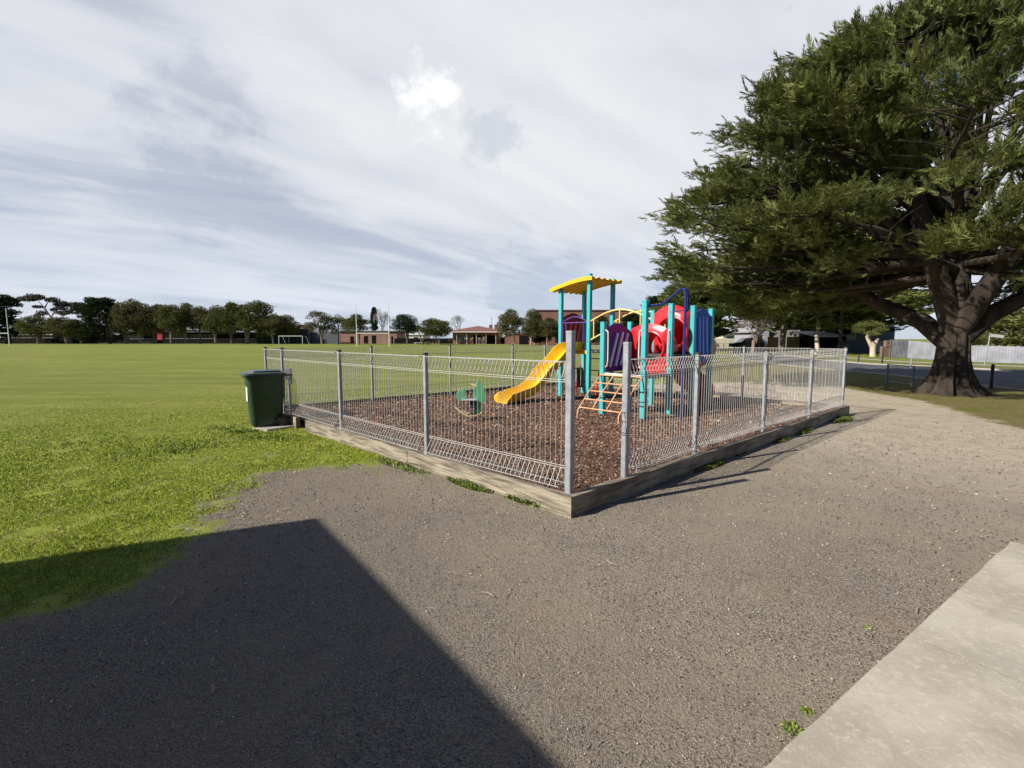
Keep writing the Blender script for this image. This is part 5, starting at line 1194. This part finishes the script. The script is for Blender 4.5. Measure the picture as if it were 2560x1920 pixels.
def big_cypress():
    g = np.random.default_rng(11); pr = random.Random(4)
    B = G(2372, 985); B.z = 0; Bn = np.array([B.x, B.y, 0.0])
    t = thing('cypress_tree', 'huge spreading cypress with a thick fluted trunk standing beside the road at right', 'tree', B, 0, None, world=False)
    # trunk with fluted, flaring foot
    mb = MB(); n = 72; lv = [(-.1, 1.15), (.0, 1.02), (.12, .86), (.3, .72), (.6, .60), (1.0, .53), (1.5, .50), (1.9, .50), (2.25, .50), (2.6, .42), (3.1, .36)]
    for (z, r) in lv:
        for k in range(n):
            a = 2 * math.pi * k / n; fl = .065 * math.sin(a * 7 + z * .5) + .05 * math.sin(a * 11 + 1.3 - z * .4) + .03 * math.sin(a * 17 + z) + .02 * mnoise.noise(Vector((a * 3, z * 2, 0)))
            k_ = 1 + fl * (1 + 2.2 * max(0, 1 - z / 1.0)); mb.v.append((.70 * r * k_ * math.cos(a), .70 * r * k_ * math.sin(a), z))
    for i in range(len(lv) - 1):
        for k in range(n): mb.f.append((i * n + k, i * n + (k + 1) % n, (i + 1) * n + (k + 1) % n, (i + 1) * n + k))
    mb.f.append(tuple((len(lv) - 1) * n + k for k in range(n)))
    mb.build('trunk', bark_dark, t, smooth=True)
    left = np.array([-.74, .67, 0]); tocam = np.array([-.676, -.737, 0.]); az_left = math.atan2(left[1], left[0])
    Rh = [(1.9, 5.4), (2.5, 6.3), (3.2, 7.0), (4.3, 7.5), (5.2, 7.3), (6.2, 6.9), (7.3, 6.9), (7.9, 5.2), (8.6, 4.3), (9.4, 3.7), (10.1, 3.1), (10.8, 1.6), (11.4, .3)]
    hs, rs = zip(*Rh)
    def radius(a, z):
        r = float(np.interp(z, hs, rs)); c = math.cos(a - az_left)
        k = .80 + .20 * c                         # reaches furthest to the left as seen from the path
        ca = math.cos(a - math.atan2(tocam[1], tocam[0])); k = max(k, .86 * max(0, ca))
        v = r * k * (1 + .30 * mnoise.noise(Vector((math.cos(a) * 2.6, math.sin(a) * 2.6, z * 1.25))))
        if ca > .1: v = min(v, max(.4, (13.4 - (z - 1.55) / .656) / .737 / ca - .4))
        return v
    _rad = radius
    def radius(a, z):
        v = _rad(a, z)
        return v * .22 if (z > 8.3 and math.cos(a - az_left) < .45) else v
    limbs = MB(); clumps = []
    def limb(a, z0, zt, reach, r0, sag=0.0):
        pts = []; K = 9; wob = pr.uniform(0, 9)
        for i in range(K):
            s = i / (K - 1); rr = .25 + (reach - .25) * s; z = z0 + (zt - z0) * (1 - (1 - s) ** 1.7) - sag * s * s
            aa = a + .16 * mnoise.noise(Vector((wob, s * 2.5, 0))) * s * 2; pts.append(Vector((rr * math.cos(aa), rr * math.sin(aa), z + .12 * mnoise.noise(Vector((wob + 5, s * 4, 1))))))
        limbs.tube(pts, [r0 * (1 - .88 * i / (K - 1)) for i in range(K)], 8); return pts
    # limbs: azimuth, start height, tip height
    L_ = []
    for i in range(46):
        zt = 2.3 + 8.4 * ((i + .5) / 46) ** 1.05; a = i * 2.39996 + pr.uniform(-.3, .3); L_.append((a, zt))
    # extra limbs on the side seen from the path and to its left
    for zt in (2.7, 3.3, 3.8, 4.4, 5.0, 5.6, 6.2, 6.8, 7.3, 8.1, 8.8, 9.6, 10.3):
        L_.append((az_left + pr.uniform(-.3, .3), zt)); L_.append((az_left + .75 + pr.uniform(-.25, .25), zt + .2)); L_.append((az_left - .6 + pr.uniform(-.25, .25), zt + .1))
    for a, zt in L_:
        R_ = radius(a, zt); z0 = min(max(3.5, zt * .42 + 1.4), 7.8) + pr.uniform(-.2, .5); pts = limb(a, z0, zt, R_ * .93, .045 + .012 * R_, 0)
        P = [np.array(p) for p in pts]
        for s in np.arange(.30, 1.01, .085):
            q = s * 8; i = min(int(q), 7); p = P[i] + (P[i + 1] - P[i]) * (q - i)
            dr = P[i + 1] - P[i]; dr = dr / np.linalg.norm(dr); sd = np.array([-dr[1], dr[0], 0.])
            for side in (-1, 1, 0):
                if side == 0 and s < .7: continue
                ln = (.35 + 1.15 * (1 - abs(s - .6))) * g.uniform(.6, 1.2) if side else .15
                e = p + sd * side * ln * .85 + dr * ln * .55 + np.array([0, 0, g.uniform(-.12, .22)])
                if side and s < .93: limbs.tube([tuple(p), tuple((p + e) / 2 + [0, 0, .05]), tuple(e)], [.022, .015, .006], 4, cap=False)
                hh = e[2]; ee = math.hypot(e[0], e[1])
                if hh < 3.6 and ee < 2.6: continue
                if ee < 1.4 and hh < 9: continue
                dirn = dr * .8 + sd * side * .7 + np.array([0, 0, .12]); clumps.append((e, dirn / np.linalg.norm(dirn), g.uniform(.40, .72)))
    # leader and top
    limbs.tube([(0, 0, 2.6), (.1, .1, 5), (-.1, .15, 8), (-.1, .2, 9.0), (-.2, .3, 9.6)], [.27, .22, .16, .09, .03], 10)
    for a, p in ((az_left - .35, [(.02, 1.35), (.75, 2.05), (2.0, 2.7), (3.4, 3.8), (4.6, 4.5), (6.2, 4.9)]), (az_left + math.pi + .25, [(.02, 1.4), (.7, 2.2), (1.6, 2.8), (3.0, 3.5), (4.8, 4.2), (6.2, 4.6)]), (az_left + math.pi - .7, [(.02, 1.6), (1.4, 4.0), (2.6, 6.2), (3.4, 8.0)]), (az_left + .9, [(.02, 1.7), (1.2, 4.4), (2.2, 6.6), (2.8, 8.6)])):
        limbs.tube([(r * math.cos(a), r * math.sin(a), z) for r, z in p], [.27, .24, .19, .13, .07, .03][:len(p)], 10)
    lo = limbs.build('limbs', bark_dark, t, smooth=True)
    # fill inside the outline
    for i in range(330):
        a = g.random() * 6.283; z = g.uniform(3.6, 10.6); R_ = radius(a, z); rr = R_ * g.uniform(.35, .96) ** .8
        e = np.array([rr * math.cos(a), rr * math.sin(a), z + .2 * g.normal()]); d = np.array([math.cos(a), math.sin(a), .25]) + g.normal(size=3) * .3; clumps.append((e, d / np.linalg.norm(d), g.uniform(.35, .65)))
    for i in range(170):
        a = g.random() * 6.283; rr = g.uniform(1.3, 4.2); e = np.array([rr * math.cos(a), rr * math.sin(a), g.uniform(3.5, 5.6)]); d = np.array([math.cos(a), math.sin(a), .1]) + g.normal(size=3) * .3; clumps.append((e, d / np.linalg.norm(d), g.uniform(.35, .6)))
    clumps = [c for c in clumps if mnoise.noise(Vector((c[0][0] * .36 + 3, c[0][1] * .36, c[0][2] * 1.05))) + .25 * mnoise.noise(Vector((c[0][0] * 1.1, c[0][1] * 1.1 + 7, c[0][2] * 1.6))) > -.05]      # bare pockets between the plates of foliage
    sprays = [spray(g, 1.0) for _ in range(10)]; VV = []
    for (e, d, sz) in clumps:
        ns = 27
        for k in range(ns):
            dd = d + g.normal(size=3) * np.array([.55, .55, .30]) + np.array([0, 0, .10]); dd /= np.linalg.norm(dd)
            nrm_ = np.array([0, 0, 1.0]) + g.normal(size=3) * .45; y = np.cross(nrm_, dd); y /= np.linalg.norm(y); z = np.cross(dd, y)
            M_ = np.stack([dd, y, z], 0); o_ = e + g.normal(size=3) * np.array([.25, .25, .08]) * sz * 1.8
            VV.append((sprays[g.integers(10)] * sz * .74 * g.uniform(.65, 1.15)) @ M_ + o_)
    V = np.concatenate(VV); print('big cypress quads', len(V) // 4, 'clumps', len(clumps))
    npmesh('crown', V, np.arange(len(V)).reshape(-1, 4), leaf_cyp, t)
    return t
big_cypress()

# ------------------------------------------------------------------ trees and street beyond the right-hand fence
GR = 'trees along the street'
tree('massive cypress behind the back right fence, its forked trunk between the yellow paling fences', 1957, 52, 1690, 2235, 560, 832, 'cypress', 0, leaf_cyp, bark_grey, 3, name='cypress_tree', group=GR, tw=.42)
tree('tall cypress rising behind the red hood of the play structure', 1700, 62, 1600, 1860, 700, 852, 'cypress', 1, leaf_cyp, bark_dark, 1, name='cypress_tree', group=GR, tw=.7)
tree('cypress with spiky left edge, peeping over the yellow bridge rail', 1640, 84, 1590, 1720, 726, 862, 'cypress', 2, leaf_dark, bark_dark, 1, name='cypress_tree', group=GR)
tree('cypress crown filling the gap left of the huge trunk', 2044, 50, 1960, 2330, 650, 826, 'cypress', 1, leaf_cyp, bark_pale, 2, name='cypress_tree', group=GR, tw=.35)
tree('pale light-green bushy tree behind the grey corrugated fence at the right edge', 2500, 40, 2395, 2640, 765, 872, 'bushy', 2, leaf_light, bark_pale, 3, name='tree', group=GR)
tree('green shrub growing over the top of the grey fence beside the street sign', 2420, 38, 2388, 2466, 815, 866, 'bushy', 4, leaf_light, bark_pale, 3, name='shrub', group=GR)
bare('small reddish bare tree with drooping twigs left of the forked cypress trunk', 1884, 48, 1825, 1960, 780, 858, 9, mat('reddish_twigs', (0.26, 0.19, 0.15), .9), 5)
def ytree():
    B = At(2180, HOR, 42); B.z = 0; t = thing('pollarded_tree', 'pale Y-shaped pollarded trunk on the far grass verge', 'tree', B, 0, GR)
    m = mat('pale_pink_bark', (0.55, 0.40, 0.30), .8, (0.62, 0.50, 0.40), 3); k = 42 / F_PX
    f = lambda u, v, y=0: At(u, v, 42) + Vector((0, y, 0))
    MB().tube([f(2182, 896), f(2182, 875), f(2182, 862), f(2178, 856)], [.26, .22, .24, .18], 12).build('trunk', m, t, smooth=True)
    MB().tube([f(2180, 866), f(2172, 852), f(2168, 842), f(2171, 830)], [.20, .15, .14, .09], 10).build('limb', m, t, smooth=True)
    MB().tube([f(2184, 866), f(2190, 856), f(2195, 847)], [.19, .15, .13], 10).build('limb', m, t, smooth=True)
    V, Fc = PROTO['open', 1]; c = link('crown', crown_me('open', 1, leaf_light), t); c.matrix_parent_inverse = Matrix.Identity(4)
    p = f(2172, 838); c.location = (p.x - B.x, 0, p.z - .1); c.scale = (2.8, 2.6, 1.5)
ytree()
def pale_trunk():
    B = At(2044, HOR, 46); B.z = 0; t = thing('tree_stump', 'pale bare trunk standing before the carport, left of the black power pole', 'tree trunk', B, 0)
    MB().tube([B, B + UP * .9, B + Vector((-.1, 0, 1.4)), B + Vector((-.15, 0, 1.9))], [.24, .20, .17, .13], 10).build('trunk', bpy.data.materials['pale_pink_bark'], t, smooth=True)
pale_trunk()
p = At(2101, HOR, 48); p.z = 0
t = thing('power_pole', 'dark timber power pole in front of the grey houses', 'power pole', p); MB().tube([p, p + UP * 3.4, p + UP * 7.2], [.20, .18, .14], 10).build('pole', bark_dark, t, smooth=True); MB().box((p.x, p.y, 6.8), (2.0, .1, .12)).build('crossarm', bark_dark, t); MB().box((p.x + .25, p.y - .2, 1.5), (.3, .2, .7)).build('meter_box', darkw, t)
p = G(2461, 915); q_ = At(2476, 833, p.y - .1)
t = thing('street_sign', 'leaning pale post with a blank white street name blade at right', 'street sign', p); MB().tube([p, q_], .035, 10).build('pole', galv_m, t, smooth=True)
MB().bar(q_ + Vector((.05, 0, -.12)), q_ + Vector((.90, .12, -.20)), .03, .17).build('sign_blade', whitem, t, bevel=.004)
p = At(2404, HOR, 46); p.z = 0; MB_ = MB().tube([p, p + UP * 6.5], [.09, .06], 8); o = MB_.build('light_pole', galv_m, smooth=True); tag(o, 'thin pale pole rising behind the right limb of the huge cypress', 'pole')

GH = 'houses across the street'
building('house', 'white-roofed cream house behind the black car', 1806, 1900, 92, 2.7, 9, fasc, roof_white, 'hip', rh=1.9, wins=((.12, .3, .9, 2.1), (.45, .9, .9, 2.3)), group=GH, over=.7)
building('garden_unit', 'narrow pale grey weatherboard house between the bare tree and the yellow fence', 1890, 1922, 72, 2.9, 7, mat('grey_weatherboard', (0.34, 0.34, 0.36), .8), roof_grey, 'gable', rh=1.0, wins=((.3, .6, .9, 2.1),), cat='house', group=GH)
building('house', 'dark grey brick house with two small windows right of the yellow fence', 1998, 2100, 66, 3.1, 9, brick_grey, roof_grey, 'ridge', rh=1.3, wins=((.12, .24, 1.0, 1.5), (.12, .24, 2.1, 2.6), (.6, .8, 1, 2.3)), group=GH)
building('house', 'long grey house with dark roof behind the Y-shaped trunk', 2106, 2236, 62, 3.0, 9, brick_grey, roof_grey, 'hip', rh=1.5, wins=((.1, .3, 1.0, 2.3), (.45, .6, 1.0, 2.3)), group=GH)
building('carport', 'low carport with a pale sloping roof beside the power pole', 2050, 2112, 56, 1.75, 5, darkw, roof_white, 'skillion', rh=.6, over=.2, doors=((.1, .45, 1.5),), group=GH)
GFn = 'street fences and gates'
slatfence('paling_fence', 'long cream paling fence behind the black car', 1776, 1905, 84, 1.6, mat('cream_paling', (0.56, 0.50, 0.38), .8), n=9, ribs=.15, group=GFn)
yel_p = mat('new_yellow_pine', (0.62, 0.42, 0.16), .8, (0.52, 0.34, 0.13), 3)
slatfence('paling_fence', 'yellow pine paling fence left of the forked cypress trunk', 1921, 1946, 62, 1.75, yel_p, n=2, ribs=.12, group=GFn)
slatfence('pine_gate', 'bright yellow pine gate right of the forked cypress trunk', 1969, 1999, 60, 1.75, yel_p, n=2, ribs=.12, cat='gate', group=GFn, rail=True)
slatfence('metal_fence', 'dark grey metal fence of smooth panels left of the Y-shaped trunk', 2108, 2178, 52, 1.45, mat('dark_colour_steel', (0.075, 0.080, 0.088), .6), n=3, group=GFn, th=.04)
slatfence('garden_wall', 'white rendered low wall between the dark metal fence and the letterbox', 2150, 2206, 55, 1.25, mat('white_render', (0.62, 0.60, 0.56), .85), n=2, th=.2, cat='wall', group=GFn)
gre = mat('grey_corrugated_steel', (0.36, 0.36, 0.40), .6, (0.26, 0.26, 0.29), 1.2)
slatfence('corrugated_fence', 'dappled dark end of the grey fence just left of the huge trunk', 2229, 2272, 39, 1.45, mat('dark_grey_steel', (0.12, 0.12, 0.135), .6, (0.20, 0.20, 0.21), 1.5), n=2, ribs=.1, group=GFn)
slatfence('corrugated_fence', 'smooth pale grey fence partly hidden by the huge trunk', 2272, 2412, 38.4, 1.40, gre, skew=-6.2, H2=1.12, n=5, group=GFn, th=.03)
slatfence('corrugated_fence', 'pale grey corrugated fence at the right edge behind the street sign', 2412, 2760, 32.2, 1.12, gre, skew=-5.0, H2=1.0, n=7, ribs=.14, group=GFn)
p = At(2216, HOR, 41); p.z = 0; t = thing('letterbox', 'brown timber letterbox stand at the left end of the grey fence', 'letterbox', p)
bw = mat('brown_timber', (0.20, 0.12, 0.07), .8); MB().box((p.x, p.y, .45), (.75, .3, .9)).build('stand', bw, t); MB().box((p.x + .1, p.y - .02, 1.15), (.42, .34, .5)).build('box', bw, t); MB().box((p.x + .1, p.y - .2, 1.2), (.26, .02, .05)).build('slot', darkw, t)

# low fences and bollards by the road
def wirelow(label, pts, h, m, r=.03, rails=(.95,), mesh=False, grp=None):
    t = thing('low_fence', label, 'low fence', pts[0], 0, grp)
    for p in pts: MB().tube([p, p + UP * h], r, 8).build('post', m, t)
    for a, b in zip(pts[:-1], pts[1:]):
        for k in rails: MB().tube([a + UP * h * k, b + UP * h * k], r * .6, 6).build('rail', m, t)
        if mesh:
            mb = MB(); L_ = (b - a).length; n = int(L_ / .12); hh = h * .93
            for i in range(n + 1): q = a.lerp(b, i / n); mb.bar(q + UP * .06, q + UP * hh, .006)
            for k in range(6): z = .08 + (hh - .1) * k / 5; mb.bar(a + UP * z, b + UP * z, .006)
            mb.build('wire_mesh', m, t)
    return t
gp_ = mat('dull_galvanised_tube', (0.20, 0.22, 0.24), .5)
wirelow('low galvanised mesh fence with a dark frame left of the foot of the huge trunk', [G(2217, 959), G(2281, 967), G(2345, 971)], .68, gp_, .03, (.97, .12), True)
for i, (u, vb, vt, lab) in enumerate(((2477, 972, 910, 'dark steel bollard right of the huge trunk, nearest of the roadside bollards'), (2205, 909, 868, 'tall thin dark bollard post on the far side of the road'), (2146, 905, 887, 'short dark bollard on the far verge left of the Y-shaped trunk'), (2277, 921, 896, 'pale grey bollard on the far kerb left of the huge trunk'))):
    p = G(u, vb); h = p.y * (vb - vt) / F_PX * 1.0; o = MB().tube([p, p + UP * (h - .03), p + UP * h], [.045, .045, .03], 10).build('bollard', gp_ if i == 3 else blackt, smooth=True); tag(o, lab, 'bollard', 'bollards beside the road')
wirelow('low black rail fence along the street behind the blue panel', [At(u, HOR, 62) * 1 for u in ()] or [Vector((At(1782 + 14 * k, HOR, 76).x, 76, 0)) for k in range(5)], .8, blackt, .05, (.95, .5))

# black car parked beyond the fence
def car():
    p = At(1828, HOR, 72); t = thing('parked_car', 'black four-wheel-drive parked before the cream fence', 'car', (p.x, 72, 0), 0, None, world=False)
    paint = mat('black_car_paint', (0.012, 0.012, 0.014), .25, coat=.6)
    prof = [(0, .45), (.05, .85), (.25, 1.0), (1.15, 1.08), (1.75, 1.58), (2.1, 1.66), (3.7, 1.66), (4.25, 1.1), (4.55, 1.0), (4.6, .5), (4.5, .35), (.1, .35)]
    MB().prism(prof, lambda a, b, k: (a, -.85 + k * 1.0, b), 1.7).build('body', paint, t, bevel=.03)
    gl = mat('car_glass', (0.03, 0.035, 0.04), .08, spec=.8)
    for y in (-.86, .86): MB().prism([(1.35, 1.1), (1.82, 1.52), (2.6, 1.56), (2.6, 1.1)], lambda a, b, k: (a, y - .01 + k, b), .02).build('side_window', gl, t); MB().prism([(2.7, 1.1), (2.7, 1.56), (3.6, 1.56), (4.0, 1.1)], lambda a, b, k: (a, y - .01 + k, b), .02).build('side_window', gl, t)
    for x in (.95, 3.7):
        for y in (-.80, .80):
            w = MB().tube([(x, y - .11, .34), (x, y + .11, .34)], .34, 20).build('wheel', wheel_m, t, smooth=True); MB().tube([(x, y - .12 if y < 0 else y + .12, .34), (x, y - .10 if y < 0 else y + .10, .34)], .20, 14).build('rim', galv_m, w)
    for y in (-.6, .6): MB().box((.05, y, .85), (.06, .3, .14)).build('headlight', whitem, t); MB().box((4.56, y, .9), (.05, .2, .2)).build('tail_light', redp, t)
car()

# ------------------------------------------------------------------ the building behind the camera whose roof throws the foreground shade
def near_building():
    sh = Vector((sv.x, sv.y, 0)) / sv.z                     # horizontal run towards the sun per metre of height
    H_ = 3.1; C = G(798, 1296); C2 = G(0, 1407); C3 = G(1417, 1920)
    P = C + sh * H_; a = (C2 - C).normalized(); b = (C3 - C).normalized()
    t = thing('school_block', 'low brick school block with a wide flat roof beside the gravel, out of view', 'building', (P.x, P.y, 0))
    ov = .6
    def quad(p, la, lb): return [p, p + a * la, p + a * la + b * lb, p + b * lb]
    out = quad(P, 12, 14); MB().prism([(q.x, q.y) for q in out], lambda x, y, k: (x, y, H_ - k), .22).build('roof', roof_grey, t)
    inn = quad(P + a * ov + b * ov, 11, 13); w = MB()
    for p, q in zip(inn, inn[1:] + inn[:1]): w.bar(p + UP * (H_ - .22) / 2, q + UP * (H_ - .22) / 2, .24, H_ - .22)
    w.build('wall', brick_brown, t)
    for k in range(3):
        p0 = P + b * (2 + 3.4 * k) + a * (ov - .14); fr2 = MB(); 
        for z in (1.0, 2.2): fr2.bar(p0 + UP * z, p0 + b * 1.8 + UP * z, .05, .06)
        for s in (0, .9, 1.8): fr2.bar(p0 + b * s + UP * 1.0, p0 + b * s + UP * 2.2, .05, .05)
        f = fr2.build('window', framem, t); MB().bar(p0 + a * .02 + UP * 1.6, p0 + a * .02 + b * 1.8 + UP * 1.6, .02, 1.2).build('pane', glassm, f)
    # aerial cable tray / gutter end standing proud of the left eave
    g0 = P + a * 3.3 + UP * (H_ + .10); MB().bar(g0, g0 + a * 8.5 + UP * .10, .16, .10).build('gutter', fasc, t)
    return t
near_building()
def hall():  # unseen block added to hold back sky light from behind the camera
    t = thing('added_sky_block', 'added two-storey brick block behind the viewpoint, out of view, cutting the sky light', 'building', (14, -16, 0))
    MB().box((14, -16, 3.2), (34, 10, 6.4)).build('wall', brick_brown, t); MB().box((14, -16, 6.5), (35.2, 11.2, .2)).build('roof', roof_grey, t)
    for k in range(7):
        x = 0 + 4.4 * k; f = MB()
        for z in (1.0, 2.4): f.box((x, -10.96, z), (2.2, .08, .07))
        for q in (-1.1, 0, 1.1): f.box((x + q, -10.96, 1.7), (.06, .08, 1.33))
        fo = f.build('window', framem, t); MB().box((x, -10.985, 1.7), (2.1, .02, 1.3)).build('pane', glassm, fo)
hall()

for (u, l, r, vt, i, lab) in ((1350, 1318, 1384, 812, 0, 'added dark shrub standing in for shade at the left end of the brick hall'), (1412, 1376, 1450, 806, 2, 'added dark shrub standing in for shade on the brick hall behind the tower posts'), (1470, 1436, 1512, 810, 4, 'added dark shrub standing in for shade on the brick hall under the yellow bridge'), (1545, 1505, 1590, 808, 1, 'added dark shrub standing in for shade at the right end of the brick hall')):
    tree(lab, u, 121, l, r, vt, 861, 'bushy', i, leaf_dark, bark_dark, 2, cat='shrub', name='shrub', group='added shrubs standing in for shade along the brick hall')  # shrubs added to darken the shaded foot of the hall

tree('dark dense cypress mass behind the blue panel of the play structure', 1760, 70, 1660, 1850, 740, 856, 'cypress', 0, leaf_dark, bark_dark, 1, name='cypress_tree', group=GR, tw=.6)
tree('dark foliage hanging over the carport right of the forked trunk', 2100, 60, 2010, 2250, 735, 838, 'cypress', 2, leaf_dark, bark_dark, 1, name='cypress_tree', group=GR, tw=.3)
